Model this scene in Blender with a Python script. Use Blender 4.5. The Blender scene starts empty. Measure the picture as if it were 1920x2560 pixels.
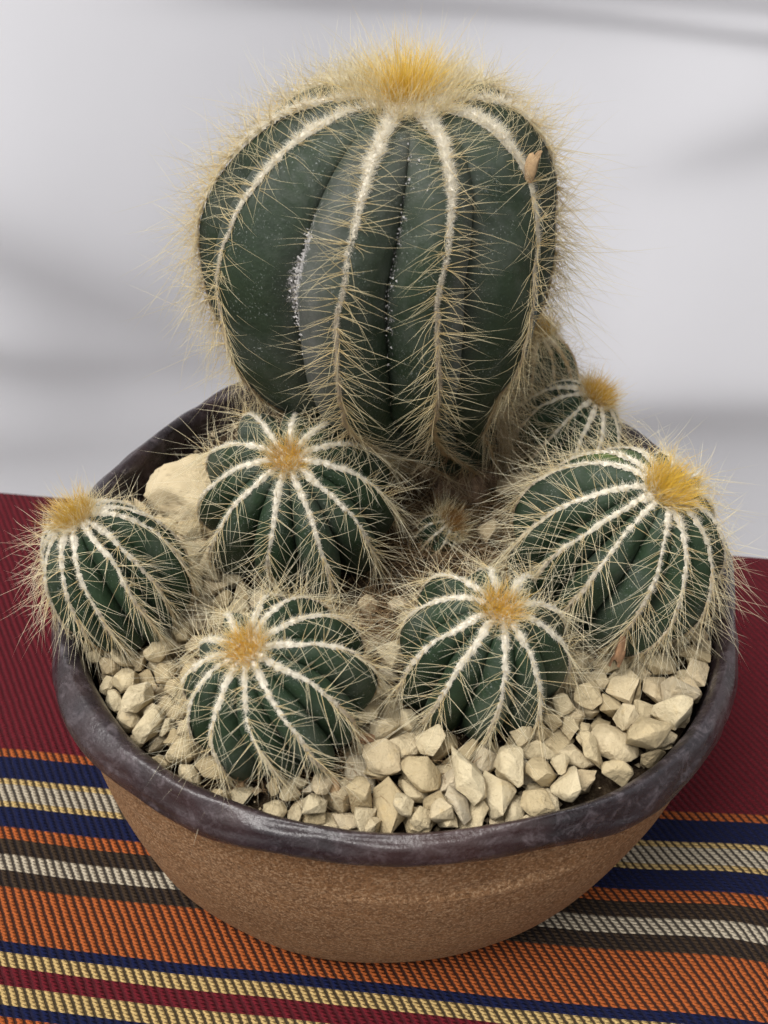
import bpy, bmesh, math, random
import numpy as np
from mathutils import Vector, Matrix, noise as mnoise, Quaternion

R = math.radians
scene = bpy.context.scene
# ------------------------------------------------------------------ camera
cam_data = bpy.data.cameras.new("camera")
cam = bpy.data.objects.new("camera", cam_data)
scene.collection.objects.link(cam)
cam.location = (-.0037, -.316, .389)
cam.rotation_euler = (R(49), 0, 0)
cam_data.sensor_fit = 'VERTICAL'
cam_data.sensor_height = 36
cam_data.lens = 38.6
cam_data.clip_start = .01
cam_data.clip_end = 200
cam_data.dof.use_dof = True
cam_data.dof.focus_distance = .385
cam_data.dof.aperture_fstop = 15
scene.camera = cam
# ------------------------------------------------------------------ light
SUN_EL, SUN_AZ = 68, 238        # azimuth of the sun in degrees, 0 = +Y, clockwise
world = bpy.data.worlds.new("World")
scene.world = world
world.use_nodes = True
wn, wl = world.node_tree.nodes, world.node_tree.links
bg = wn['Background']
sky = wn.new('ShaderNodeTexSky')
sky.sky_type = 'NISHITA'
sky.sun_disc = False
sky.sun_elevation = R(SUN_EL)
sky.sun_rotation = R(SUN_AZ)
sky.air_density = 1.0
sky.dust_density = 4.0
hs = wn.new('ShaderNodeHueSaturation')      # overcast: the blue of the clear sky is veiled
hs.inputs['Saturation'].default_value = .06
wl.new(sky.outputs[0], hs.inputs['Color'])
wl.new(hs.outputs[0], bg.inputs['Color'])
bg.inputs['Strength'].default_value = .09
sd = bpy.data.lights.new("sun", 'SUN')
sd.energy = 1.5
sd.angle = R(32)
sd.color = (1.0, .965, .92)
sun = bpy.data.objects.new("sun", sd)
scene.collection.objects.link(sun)
az = R(SUN_AZ)
tosun = Vector((math.sin(az) * math.cos(R(SUN_EL)), math.cos(az) * math.cos(R(SUN_EL)), math.sin(R(SUN_EL))))
sun.rotation_euler = tosun.to_track_quat('Z', 'Y').to_euler()
scene.view_settings.view_transform = 'Standard'
scene.view_settings.look = 'None'
scene.view_settings.gamma = 1
scene.view_settings.exposure = .94

TZ = -.016                       # height of the table top below the pot's datum
YAW = R(-6.2)                    # the stripes of the cloth run a little askew

# ------------------------------------------------------------------ helpers
def link(o, parent=None):
    scene.collection.objects.link(o)
    if parent is not None:
        o.parent = parent
    return o

def tag(o, label=None, cat=None, group=None, kind=None):
    if label: o['label'] = label
    if cat: o['category'] = cat
    if group: o['group'] = group
    if kind: o['kind'] = kind
    return o

def empty(name, loc=(0, 0, 0)):
    o = bpy.data.objects.new(name, None)
    o.location = loc
    o.empty_display_size = .01
    return link(o)

def mesh_np(name, verts, faces, mat, parent=None, cols=None, smooth=True, uv=None, org=(0, 0, 0), extra=None):
    """verts (n,3), faces (m,k) with constant k; org is subtracted from the coordinates."""
    verts = np.asarray(verts, np.float64) - np.asarray(org, np.float64)
    faces = np.asarray(faces, np.int32)
    me = bpy.data.meshes.new(name)
    m, k = faces.shape
    me.vertices.add(len(verts)); me.loops.add(m * k); me.polygons.add(m)
    me.vertices.foreach_set('co', verts.astype(np.float32).ravel())
    me.loops.foreach_set('vertex_index', faces.ravel())
    me.polygons.foreach_set('loop_start', np.arange(0, m * k, k, dtype=np.int32))
    me.polygons.foreach_set('loop_total', np.full(m, k, np.int32))
    me.polygons.foreach_set('use_smooth', np.full(m, smooth, bool))
    me.update(calc_edges=True)
    if cols is not None:
        a = me.color_attributes.new('Col', 'FLOAT_COLOR', 'POINT')
        c = np.ones((len(verts), 4), np.float32); c[:, :3] = cols
        a.data.foreach_set('color', c.ravel())
    for nm, arr in (extra or {}).items():
        a = me.attributes.new(nm, 'FLOAT', 'POINT')
        a.data.foreach_set('value', np.asarray(arr, np.float32))
    if uv is not None:
        l = me.uv_layers.new(name='UVMap')
        l.data.foreach_set('uv', np.asarray(uv, np.float32)[faces.ravel()].ravel())
    me.materials.append(mat)
    return link(bpy.data.objects.new(name, me), parent)

def grid_faces(nu, nv, wrap=False):
    """index = u*nv + v"""
    uu = np.arange(nu if wrap else nu - 1)
    vv = np.arange(nv - 1)
    U, V = np.meshgrid(uu, vv, indexing='ij')
    U2 = (U + 1) % nu
    return np.stack([U * nv + V, U2 * nv + V, U2 * nv + V + 1, U * nv + V + 1], -1).reshape(-1, 4)

def norm(a):
    return a / np.maximum(np.linalg.norm(a, axis=-1, keepdims=True), 1e-12)

def catmull(pts, n):
    pts = np.asarray(pts, float)
    p = np.vstack([2 * pts[0] - pts[1], pts, 2 * pts[-1] - pts[-2]])
    out = []
    for s in np.linspace(0, len(pts) - 1, n):
        i = min(int(s), len(pts) - 2); t = s - i
        a, b, c, d = p[i], p[i + 1], p[i + 2], p[i + 3]
        out.append(.5 * (2 * b + (c - a) * t + (2 * a - 5 * b + 4 * c - d) * t * t + (3 * b - a - 3 * c + d) * t ** 3))
    return np.array(out)

def smooth_noise(rng, n, step, amp):
    k = max(4, int(n / step) + 3)
    x = rng.normal(0, amp, k)
    return np.interp(np.linspace(0, k - 1, n), np.arange(k), x)

def strands(name, P, D, L, bend, rad, ca, cb, mat, parent, org, rng, segs=3, kind='stuff'):
    """thin tapering bristles: base P, direction D, length L, sideways bend vector"""
    n = len(P)
    if n == 0: return None
    ts = np.linspace(0, 1, segs + 1)
    L = L.reshape(-1, 1); 
    cen = [P + D * L * t + bend * L * t * t for t in ts]
    e1 = norm(np.cross(D, rng.normal(size=(n, 3)))); e2 = np.cross(D, e1)
    V = []; Cc = []
    rad = np.broadcast_to(rad, (n,)).reshape(-1, 1)
    for k in range(segs):
        rr = rad * (1 - ts[k]) ** .55
        for j in range(3):
            a = 2 * math.pi * j / 3
            V.append(cen[k] + rr * (math.cos(a) * e1 + math.sin(a) * e2)); Cc.append(ca + (cb - ca) * ts[k])
    V.append(cen[segs]); Cc.append(cb + 0 * ca)
    V = np.stack(V, 1); Cc = np.stack(Cc, 1)
    nv = 3 * segs + 1
    tr = []
    for k in range(segs - 1):
        for j in range(3):
            a, b = 3 * k + j, 3 * k + (j + 1) % 3
            tr += [(a, b, b + 3), (a, b + 3, a + 3)]
    for j in range(3):
        tr.append((3 * (segs - 1) + j, 3 * (segs - 1) + (j + 1) % 3, 3 * segs))
    tr = np.array(tr)
    F = (tr[None] + (np.arange(n) * nv)[:, None, None]).reshape(-1, 3)
    o = mesh_np(name, V.reshape(-1, 3), F, mat, parent, cols=Cc.reshape(-1, 3), org=org)
    if kind: o['kind'] = kind
    return o

# ------------------------------------------------------------------ node helpers
class NT:
    def __init__(self, name):
        self.m = bpy.data.materials.new(name); self.m.use_nodes = True
        self.t = self.m.node_tree; self.n = self.t.nodes; self.l = self.t.links
        self.b = self.n['Principled BSDF']
    def node(self, ty, **kw):
        nd = self.n.new(ty)
        for k, v in kw.items():
            if k in nd.inputs.keys() if isinstance(k, str) else False:
                self.put(nd.inputs[k], v)
            else:
                setattr(nd, k, v)
        return nd
    def put(self, sock, v):
        if isinstance(v, bpy.types.NodeSocket): self.l.new(v, sock)
        else: sock.default_value = v
    def math(self, op, a, b=None, c=None):
        nd = self.n.new('ShaderNodeMath'); nd.operation = op
        self.put(nd.inputs[0], a)
        if b is not None: self.put(nd.inputs[1], b)
        if c is not None: self.put(nd.inputs[2], c)
        return nd.outputs[0]
    def mix(self, f, a, b, mode='MIX'):
        nd = self.n.new('ShaderNodeMix'); nd.data_type = 'RGBA'; nd.blend_type = mode
        self.put(nd.inputs[0], f); self.put(nd.inputs[6], a); self.put(nd.inputs[7], b)
        return nd.outputs[2]
    def noise(self, vec, scale, detail=3, rough=.55, dist=0):
        nd = self.n.new('ShaderNodeTexNoise')
        if vec is not None: self.l.new(vec, nd.inputs['Vector'])
        nd.inputs['Scale'].default_value = scale; nd.inputs['Detail'].default_value = detail
        nd.inputs['Roughness'].default_value = rough; nd.inputs['Distortion'].default_value = dist
        return nd.outputs[0]
    def ramp(self, f, stops, interp='LINEAR'):
        nd = self.n.new('ShaderNodeValToRGB'); nd.color_ramp.interpolation = interp
        e = nd.color_ramp.elements
        while len(e) < len(stops): e.new(.5)
        for i, (p, c) in enumerate(stops):
            e[i].position = p; e[i].color = c if len(c) == 4 else (*c, 1)
        self.l.new(f, nd.inputs[0]); return nd.outputs[0]
    def bump(self, h, strength, dist, prev=None):
        nd = self.n.new('ShaderNodeBump'); nd.inputs['Strength'].default_value = strength
        nd.inputs['Distance'].default_value = dist; self.l.new(h, nd.inputs['Height'])
        if prev is not None: self.l.new(prev, nd.inputs['Normal'])
        return nd.outputs[0]
    def coord(self, w='Object'):
        return self.n.new('ShaderNodeTexCoord').outputs[w]
    def attr(self, name, out='Color'):
        nd = self.n.new('ShaderNodeAttribute'); nd.attribute_name = name; return nd.outputs[out]
    def set(self, **kw):
        for k, v in kw.items():
            self.put(self.b.inputs[k.replace('_', ' ')], v)
        return self.m
def g(v): return (v, v, v, 1)

# ------------------------------------------------------------------ materials
def mat_body(name, base, light, dust):
    t = NT(name); o = t.coord()
    n1 = t.noise(o, 60, 4, .6); n2 = t.noise(o, 420, 4, .65)
    c = t.mix(t.ramp(n1, [(.3, g(0)), (.72, g(1))]), base, light)
    c = t.mix(t.math('MULTIPLY', t.ramp(n2, [(.40, g(0)), (.75, g(1))]), .35), c, (light[0] * 1.5, light[1] * 1.45, light[2] * 1.5, 1))
    # grey waxy veil in patches, and tiny pale flecks
    veil = t.math('MULTIPLY', t.ramp(t.noise(o, 35, 5, .7, .4), [(.46, g(0)), (.72, g(1))]), .38)
    c = t.mix(veil, c, (.13, .14, .125, 1))
    fl = t.ramp(t.noise(o, 1500, 2, .5), [(.62, g(0)), (.70, g(1))])
    msk = t.ramp(t.noise(o, 90, 3, .6), [(.42, g(0)), (.62, g(1))])
    c = t.mix(t.math('MULTIPLY', t.math('MULTIPLY', fl, msk), .45), c, (.42, .45, .42, 1))
    # mineral crust (attribute painted where it sits)
    cr = t.attr('crust', 'Fac')
    cn = t.noise(o, 480, 6, .85)
    crm = t.ramp(t.math('ADD', t.math('MULTIPLY', cr, .42), t.math('MULTIPLY', cn, 1.25)), [(.90, g(0)), (.98, g(1))])
    c = t.mix(crm, c, (.46, .44, .43, 1))
    gy = t.attr('grey', 'Fac')
    gm = t.math('MULTIPLY', gy, t.ramp(t.noise(o, 260, 5, .7), [(.25, g(.45)), (.7, g(1))]))
    c = t.mix(t.math('MULTIPLY', gm, .8), c, (.125, .125, .118, 1))
    yl = t.attr('yellow', 'Fac')
    c = t.mix(t.math('MULTIPLY', yl, .8), c, (.20, .27, .06, 1))
    ck = t.attr('cork', 'Fac')
    c = t.mix(t.ramp(t.math('ADD', ck, t.math('MULTIPLY', t.math('SUBTRACT', cn, .5), .8)), [(.45, g(0)), (.75, g(1))]), c, (.16, .105, .065, 1))
    b = t.bump(t.noise(o, 620, 5, .7), .4, .0007)
    b = t.bump(t.noise(o, 70, 3, .6), .35, .003, b)
    b = t.bump(crm, .5, .0004, b)
    return t.set(Base_Color=c, Roughness=t.ramp(n2, [(.3, g(.48)), (.7, g(.72))]), Normal=b, Specular_IOR_Level=.30)

M_BODY = mat_body('green_skin_dark', (.0095, .0190, .0095, 1), (.020, .034, .016, 1), .3)
M_BODY2 = mat_body('green_skin', (.010, .0235, .0105, 1), (.022, .043, .0185, 1), .3)

def mat_spine():
    t = NT('bristle'); c = t.attr('Col')
    t.set(Base_Color=c, Roughness=.45, Specular_IOR_Level=.35)
    tr = t.n.new('ShaderNodeBsdfTranslucent'); t.l.new(c, tr.inputs['Color'])
    mx = t.n.new('ShaderNodeMixShader'); mx.inputs[0].default_value = .34
    t.l.new(t.b.outputs[0], mx.inputs[1]); t.l.new(tr.outputs[0], mx.inputs[2])
    t.l.new(mx.outputs[0], t.n['Material Output'].inputs['Surface'])
    return t.m
M_SPINE = mat_spine()

def mat_wool():
    t = NT('felted_wool'); o = t.coord()
    n = t.noise(o, 1300, 5, .75)
    c = t.mix(t.ramp(n, [(.3, g(0)), (.75, g(1))]), t.mix(.35, t.attr('Col'), (.66, .53, .34, 1)), t.attr('Col'))
    b = t.bump(n, .9, .0010)
    return t.set(Base_Color=c, Roughness=.95, Normal=b, Specular_IOR_Level=.15)
M_WOOL = mat_wool()

def mat_simple_(name, col):
    t = NT(name); o = t.coord()
    n = t.noise(o, 280, 5, .7)
    c = t.mix(t.ramp(n, [(.3, g(0)), (.7, g(1))]), (col[0] * .6, col[1] * .55, col[2] * .5, 1), (*col, 1))
    return t.set(Base_Color=c, Roughness=.93, Normal=t.bump(n, .6, .0009), Specular_IOR_Level=.2)
def mat_stone():
    t = NT('limestone'); o = t.coord()
    rnd = t.n.new('ShaderNodeObjectInfo').outputs['Random']
    mp = t.n.new('ShaderNodeVectorMath'); mp.operation = 'ADD'
    t.l.new(o, mp.inputs[0]); t.l.new(rnd, mp.inputs[1])
    v = mp.outputs[0]
    base = t.ramp(rnd, [(0, (.40, .32, .19)), (.3, (.52, .43, .27)), (.6, (.57, .49, .33)), (.85, (.48, .39, .25)), (1, (.55, .49, .37))])
    n = t.noise(v, 1.8, 5, .7)
    c = t.mix(t.ramp(n, [(.35, g(0)), (.75, g(1))]), t.mix(.35, base, (.34, .26, .14, 1)), base)
    spk = t.ramp(t.noise(v, 11, 2, .5), [(.64, g(0)), (.72, g(1))])
    c = t.mix(t.math('MULTIPLY', spk, .45), c, (.24, .18, .11, 1))
    stain = t.ramp(t.noise(v, .9, 4, .7), [(.58, g(0)), (.75, g(1))])
    c = t.mix(t.math('MULTIPLY', stain, .5), c, (.42, .30, .13, 1))
    b = t.bump(t.noise(v, 8, 5, .7), .6, .0007)
    b = t.bump(t.noise(v, 2.4, 4, .6), .6, .0022, b)
    return t.set(Base_Color=c, Roughness=.93, Normal=b, Specular_IOR_Level=.2)
M_STONE = mat_stone()

M_STONE_LOW = mat_simple_('lower_limestone', (.52, .43, .28))
def mat_soil():
    t = NT('potting_mix'); o = t.coord()
    n = t.noise(o, 500, 6, .8)
    c = t.ramp(n, [(.3, (.02, .014, .010)), (.5, (.075, .05, .03)), (.66, (.19, .14, .085)), (.8, (.4, .32, .2))])
    return t.set(Base_Color=c, Roughness=1.0, Normal=t.bump(n, 1, .004), Specular_IOR_Level=.1)
M_SOIL = mat_soil()

def mat_glaze():
    t = NT('manganese_glaze'); o = t.coord()
    n1 = t.noise(o, 45, 6, .7, .6); n2 = t.noise(o, 600, 4, .7); n3 = t.noise(o, 14, 3, .6)
    c = t.mix(t.ramp(n1, [(.32, g(0)), (.7, g(1))]), (.010, .0085, .010, 1), (.030, .022, .026, 1))
    c = t.mix(t.math('MULTIPLY', t.ramp(t.noise(o, 160, 6, .8, .8), [(.50, g(0)), (.68, g(1))]), .75), c, (.11, .092, .10, 1))
    c = t.mix(t.math('MULTIPLY', t.ramp(n3, [(.48, g(0)), (.68, g(1))]), .35), c, (.085, .040, .032, 1))
    r = t.ramp(t.noise(o, 120, 6, .75), [(.3, g(.18)), (.7, g(.42))])
    b = t.bump(n2, .5, .0006); b = t.bump(t.noise(o, 110, 5, .65), .5, .0012, b)
    return t.set(Base_Color=c, Roughness=r, Normal=b, Specular_IOR_Level=.55)
M_GLAZE = mat_glaze()

def mat_clay():
    t = NT('stoneware_clay'); o = t.coord()
    n = t.noise(o, 600, 4, .8); n1 = t.noise(o, 28, 5, .65, .3)
    mpn = t.n.new('ShaderNodeMapping'); mpn.inputs['Scale'].default_value = (12, 12, 130); t.l.new(o, mpn.inputs[0])
    band = t.noise(mpn.outputs[0], 1, 4, .6)
    c = t.mix(t.ramp(n1, [(.3, g(0)), (.7, g(1))]), (.235, .114, .046, 1), (.33, .168, .072, 1))
    c = t.mix(t.math('MULTIPLY', t.ramp(band, [(.45, g(0)), (.75, g(1))]), .35), c, (.36, .24, .145, 1))
    c = t.mix(t.ramp(n, [(.38, g(.7)), (.56, g(0))]), c, (.085, .038, .015, 1))
    c = t.mix(t.ramp(t.noise(o, 900, 4, .7), [(.50, g(0)), (.62, g(.8))]), c, (.50, .32, .18, 1))
    b = t.bump(n, 1.0, .0013); b = t.bump(band, .2, .0012, b)
    return t.set(Base_Color=c, Roughness=.85, Normal=b, Specular_IOR_Level=.25)
M_CLAY = mat_clay()

def mat_cloth():
    t = NT('striped_twill')
    uv = t.coord('UV')
    sp = t.n.new('ShaderNodeSeparateXYZ'); t.l.new(uv, sp.inputs[0])
    wob = t.math('MULTIPLY', t.math('SUBTRACT', t.noise(uv, 22, 2, .5), .5), .0014)
    x = sp.outputs[0]; s = t.math('ADD', sp.outputs[1], wob)
    red, orange, navy = (.132, .009, .016), (.42, .105, .026), (.006, .010, .050)
    yellow, cream, brown = (.56, .39, .16), (.50, .43, .32), (.050, .031, .018)
    edges = [(-.0333, red), (-.0381, orange), (-.0488, navy), (-.0523, yellow), (-.0591, cream), (-.0624, yellow),
             (-.0728, navy), (-.0776, orange), (-.0855, brown), (-.0916, cream), (-.0985, brown), (-.1208, orange),
             (-.1248, navy), (-.1319, yellow), (-.1383, red), (-.145, yellow), (-.150, navy), (-.155, orange),
             (-.166, navy), (-.169, yellow), (-.177, cream), (-.181, yellow), (-.192, navy), (-.197, orange)]
    # snap the band edges to whole weft rows by quantising s
    q = .00140
    LO, HI = -.21, .0
    sq = t.math('MULTIPLY', t.math('FLOOR', t.math('DIVIDE', s, q)), q)
    f = t.math('DIVIDE', t.math('SUBTRACT', sq, LO), HI - LO)
    stops = []
    prev = None
    for e, c in edges:                       # listed from far to near; each colour lies beyond its edge
        stops.append(((e - LO) / (HI - LO), c))
    stops = [(0.0, red)] + sorted(stops)
    col = t.ramp(f, stops, 'CONSTANT')
    # diagonal twill ridges, beaded row by row
    a = R(34)
    p = .00292
    ac = t.math('ADD', t.math('MULTIPLY', x, math.cos(a)), t.math('MULTIPLY', s, math.sin(a)))
    ph = t.math('MULTIPLY', ac, 2 * math.pi / p)
    ridge = t.math('ADD', t.math('MULTIPLY', t.math('COSINE', ph), .5), .5)
    ac = t.math('ADD', ac, t.math('MULTIPLY', t.math('SUBTRACT', t.noise(uv, 160, 3, .6), .5), .0011))
    ph = t.math('MULTIPLY', ac, 2 * math.pi / p)
    ridge = t.math('ADD', t.math('MULTIPLY', t.math('COSINE', ph), .5), .5)
    rowf = t.math('MULTIPLY', s, 2 * math.pi / q)
    bead = t.math('ADD', t.math('MULTIPLY', t.math('COSINE', t.math('ADD', rowf, math.pi)), .5), .5)
    h = t.math('ADD', t.math('MULTIPLY', ridge, .6), t.math('MULTIPLY', t.math('MULTIPLY', bead, ridge), .8))
    fib = t.noise(uv, 2600, 3, .7)
    h2 = t.math('ADD', h, t.math('MULTIPLY', fib, .25))
    deep = [(c is red or c is navy) for e, c in edges]
    dk = [(0.0, g(.62))] + sorted([((e - LO) / (HI - LO), g(.55 if d else .92)) for (e, c), d in zip(edges, deep)])
    dark = t.mix(t.ramp(f, dk, 'CONSTANT'), col, (.008, .006, .007, 1))
    gap = t.ramp(t.math('MULTIPLY', ridge, t.math('ADD', t.math('MULTIPLY', bead, .50), .50)), [(.12, g(0)), (.42, g(1))])
    # the plum ground has quieter gaps than the stripes
    isred = t.ramp(s_f(t, s), [(0, g(.0)), (.01, g(0))])
    c = t.mix(gap, dark, col)
    c = t.mix(t.math('MULTIPLY', t.ramp(fib, [(.3, g(1)), (.7, g(0))]), .35), c, t.mix(.6, c, (.0, .0, .0, 1)))
    lum = t.ramp(t.noise(uv, 700, 2, .5), [(.3, g(.78)), (.75, g(1.15))])
    c = t.mix(1.0, c, lum, 'MULTIPLY')
    b = t.bump(h2, .9, .0013)
    return t.set(Base_Color=c, Roughness=.9, Normal=b, Specular_IOR_Level=.15, Sheen_Weight=.0)
def s_f(t, s): return s
M_CLOTH = mat_cloth()

def mat_simple(name, col, rough=.8, scale=40, var=.12, bumpd=.0005, spec=.3):
    t = NT(name); o = t.coord()
    n = t.noise(o, scale, 4, .6)
    c2 = tuple(v * (1 - var) for v in col[:3]) + (1,)
    c = t.mix(t.ramp(n, [(.3, g(0)), (.7, g(1))]), c2, (*col[:3], 1))
    return t.set(Base_Color=c, Roughness=rough, Normal=t.bump(n, .4, bumpd), Specular_IOR_Level=spec)
M_SHEET = mat_simple('white_canvas', (.86, .86, .90), .85, 3, .04, .001, .2)
_nt = M_SHEET.node_tree; _tr = _nt.nodes.new('ShaderNodeBsdfTranslucent'); _tr.inputs['Color'].default_value = (.80, .80, .84, 1)
_mx = _nt.nodes.new('ShaderNodeMixShader'); _mx.inputs[0].default_value = .20
_nt.links.new(_nt.nodes['Principled BSDF'].outputs[0], _mx.inputs[1]); _nt.links.new(_tr.outputs[0], _mx.inputs[2])
_nt.links.new(_mx.outputs[0], _nt.nodes['Material Output'].inputs['Surface'])
M_GROUND = mat_simple('pale_paving', (.30, .29, .28), .9, 12, .3, .003)
M_BROWN = mat_simple('dried_brown', (.30, .17, .09), .9, 500, .55, .0006)
M_TAN = mat_simple('dried_tan', (.46, .31, .17), .9, 500, .45, .0006)
M_GRIT = mat_simple('stone_grit', (.44, .35, .22), .95, 300, .55, .0004)
M_CRUMB = mat_simple('lime_crust', (.62, .60, .58), .95, 900, .3, .0003)
M_CORK = mat_simple('corky_stem', (.30, .20, .13), .95, 260, .65, .0012)

# ------------------------------------------------------------------ ground
gs = 30
go = mesh_np('ground', [(-gs, -gs, -.76), (gs, -gs, -.76), (gs, gs, -.76), (-gs, gs, -.76)], [(0, 1, 2, 3)], M_GROUND, smooth=False)
tag(go, kind='structure')

# ------------------------------------------------------------------ white sheet behind the table
def build_sheet():
    nx, nz = 260, 220
    X, Z = np.meshgrid(np.linspace(-1.5, 1.5, nx), np.linspace(-.755, .9, nz), indexing='ij')
    D = .012 * np.sin(X * 3.1 + Z * 2.0) + .008 * np.sin(X * 7.3 - Z * 4.1 + 1) + .01 * np.sin(Z * 6 + X * 2.2)
    def fold(x1, z1, x2, z2, amp, w, fade=.08, back=.25):
        nonlocal D
        dx, dz = x2 - x1, z2 - z1; L = math.hypot(dx, dz); dx /= L; dz /= L
        al = (X - x1) * dx + (Z - z1) * dz
        pe = -(X - x1) * dz + (Z - z1) * dx          # up positive when running left to right
        env = 1 / (1 + np.exp(-(al) / (fade * .35))) / (1 + np.exp((al - L) / (fade * .35)))
        D -= amp * .5 * (1 + np.tanh(pe / w)) * np.exp(-np.maximum(pe, 0) / back) * env
    fold(-.90, .10, -.25, -.300, .040, .055, .12)
    fold(-.46, -.370, -.14, -.350, .014, .034, .10)
    fold(-.8, -.27, -.40, -.365, .020, .03, .10)
    fold(.31, -.112, .60, -.03, .016, .035, .10)
    fold(.27, -.440, .95, -.470, .040, .042, .10)
    fold(-.12, .062, .9, -.028, .0060, .0065, .10)
    fold(.15, .066, .9, .02, .004, .006, .1)
    fold(-.20, .060, .9, .045, .004, .012, .1)
    fold(-.30, -.50, .2, -.52, .02, .05, .1)
    fold(-.9, -.53, -.40, -.50, .02, .05, .1)
    Y = .85 + D
    V = np.stack([X, Y, Z], -1).reshape(-1, 3)
    o = mesh_np('fabric_backdrop', V, grid_faces(nx, nz)[:, ::-1], M_SHEET)
    tag(o, 'white fabric sheet with soft grey creases hanging behind the table', 'backdrop')
build_sheet()

# ------------------------------------------------------------------ tablecloth
def build_cloth():
    u = np.arange(-.55, .5501, .005)
    # s: distance along the cloth towards the back; folds over the table's back edge
    s = np.concatenate([np.arange(-.36, .10, .005), np.arange(.10, .20, .002), np.arange(.20, .76, .012)])
    U, S = np.meshgrid(u, s, indexing='ij')
    edge = .1445 + (U + .02) * -.020
    rb = .012
    over = np.clip(S - (edge - rb), 0, None)
    ang = np.clip(over / rb, 0, math.pi / 2)
    Yl = np.where(over > 0, edge - rb + rb * np.sin(ang), S)
    drop = rb * (1 - np.cos(ang)) + np.clip(over - rb * math.pi / 2, 0, None)
    Zl = -drop
    hang = np.clip(over - .02, 0, None)
    Yl += hang * .10 * np.sin(U * 30) * np.clip(hang * 6, 0, 1)
    # gentle undulation of the cloth where it is not pressed by the pot
    c, sn = math.cos(YAW), math.sin(YAW)
    Xw = U * c - Yl * sn; Yw = U * sn + Yl * c
    rad = np.hypot(Xw, Yw)
    free = np.clip((rad - .118) / .05, 0, 1)
    bumpf = .0075 * np.exp(-(((Xw - .118) / .040) ** 2 + ((Yw + .090) / .032) ** 2))
    bumpf += .0035 * np.exp(-(((Xw - .2) / .05) ** 2 + ((Yw + .02) / .05) ** 2))
    bumpf += .003 * np.exp(-(((Xw + .17) / .03) ** 2 + ((Yw + .05) / .06) ** 2))
    und = .0019 * np.sin(Xw * 38 + Yw * 17) * np.sin(Yw * 31 - Xw * 9 + 1)
    Zl = Zl + free * (bumpf + und * (over <= 0)) 
    V = np.stack([Xw, Yw, TZ + Zl], -1).reshape(-1, 3)
    o = mesh_np('tablecloth', V, grid_faces(len(u), len(s)), M_CLOTH, uv=np.stack([U, S], -1).reshape(-1, 2))
    m = o.modifiers.new('thickness', 'SOLIDIFY'); m.thickness = .0012; m.offset = -1
    tag(o, 'woven dark red tablecloth with navy, orange, cream and brown stripes under the pot', 'tablecloth')
    # table top under it
    bm = bmesh.new()
    bmesh.ops.create_cube(bm, size=1)
    for v in bm.verts:
        x = v.co.x * 1.06; y = -.112 + v.co.y * .46; z = v.co.z * .024
        v.co = Vector((x * c - y * sn, x * sn + y * c, TZ - .0050 - .012 + z))
    bmesh.ops.bevel(bm, geom=bm.edges[:], offset=.004, segments=2, affect='EDGES')
    # shown only through the cloth it carries
    me = bpy.data.meshes.new('tabletop'); bm.to_mesh(me); bm.free(); me.materials.append(M_TAN)
    t = empty('table', (0, -.1, -.76)); tag(t, 'wooden table hidden under the striped tablecloth', 'table')
    o = bpy.data.objects.new('tabletop', me); link(o, t); o.location = (0, .1, .76)
    for sx in (-.46, .46):
        for sy in (-.30, .06):
            b2 = bmesh.new(); bmesh.ops.create_cube(b2, size=1)
            for v in b2.verts:
                x = sx + v.co.x * .045; y = sy + v.co.y * .045
                zz = -.76 + (v.co.z + .5) * (.76 + TZ - .030)
                v.co = Vector((x * c - y * sn, x * sn + y * c, zz))
            me = bpy.data.meshes.new('leg'); b2.to_mesh(me); b2.free(); me.materials.append(M_TAN)
            l = bpy.data.objects.new('leg', me); link(l, t); l.location = (0, .1, .76)
build_cloth()

# ------------------------------------------------------------------ the pot
# inner edge radius of the hand-made rim against azimuth (degrees)
PLAN = np.array([(-180, .1235), (-164, .1235), (-150, .1245), (-138, .1268), (-128, .1278), (-118, .1262), (-110, .1266), (-103, .1267),
                 (-94, .1268), (-84, .1268), (-71, .1285), (-60, .1308), (-49, .1318), (-37, .1308), (-24, .1270),
                 (-12, .1240), (0, .1240), (40, .1245), (90, .1255), (127, .1262), (149, .1215), (158, .1215), (180, .1235)])
OUTR = np.array([(-180, .1315), (-164, .1318), (-150, .1370), (-137, .1392), (-124, .1380), (-112, .1362), (-104, .1352), (-96, .1342),
                 (-87, .1336), (-74, .1345), (-65, .1368), (-53, .1410), (-41, .1400), (-23, .1352),
                 (-12, .1318), (0, .1318), (40, .1325), (90, .1330), (127, .1345), (149, .1298), (158, .1298), (180, .1315)])
def per(tab, deg):
    d = (np.asarray(deg) + 180) % 360 - 180
    x = np.concatenate([tab[:, 0]]); y = tab[:, 1]
    ds = [-6, -3, 0, 3, 6]
    return sum(np.interp((d + e + 180) % 360 - 180, x, y) for e in ds) / len(ds)
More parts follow.
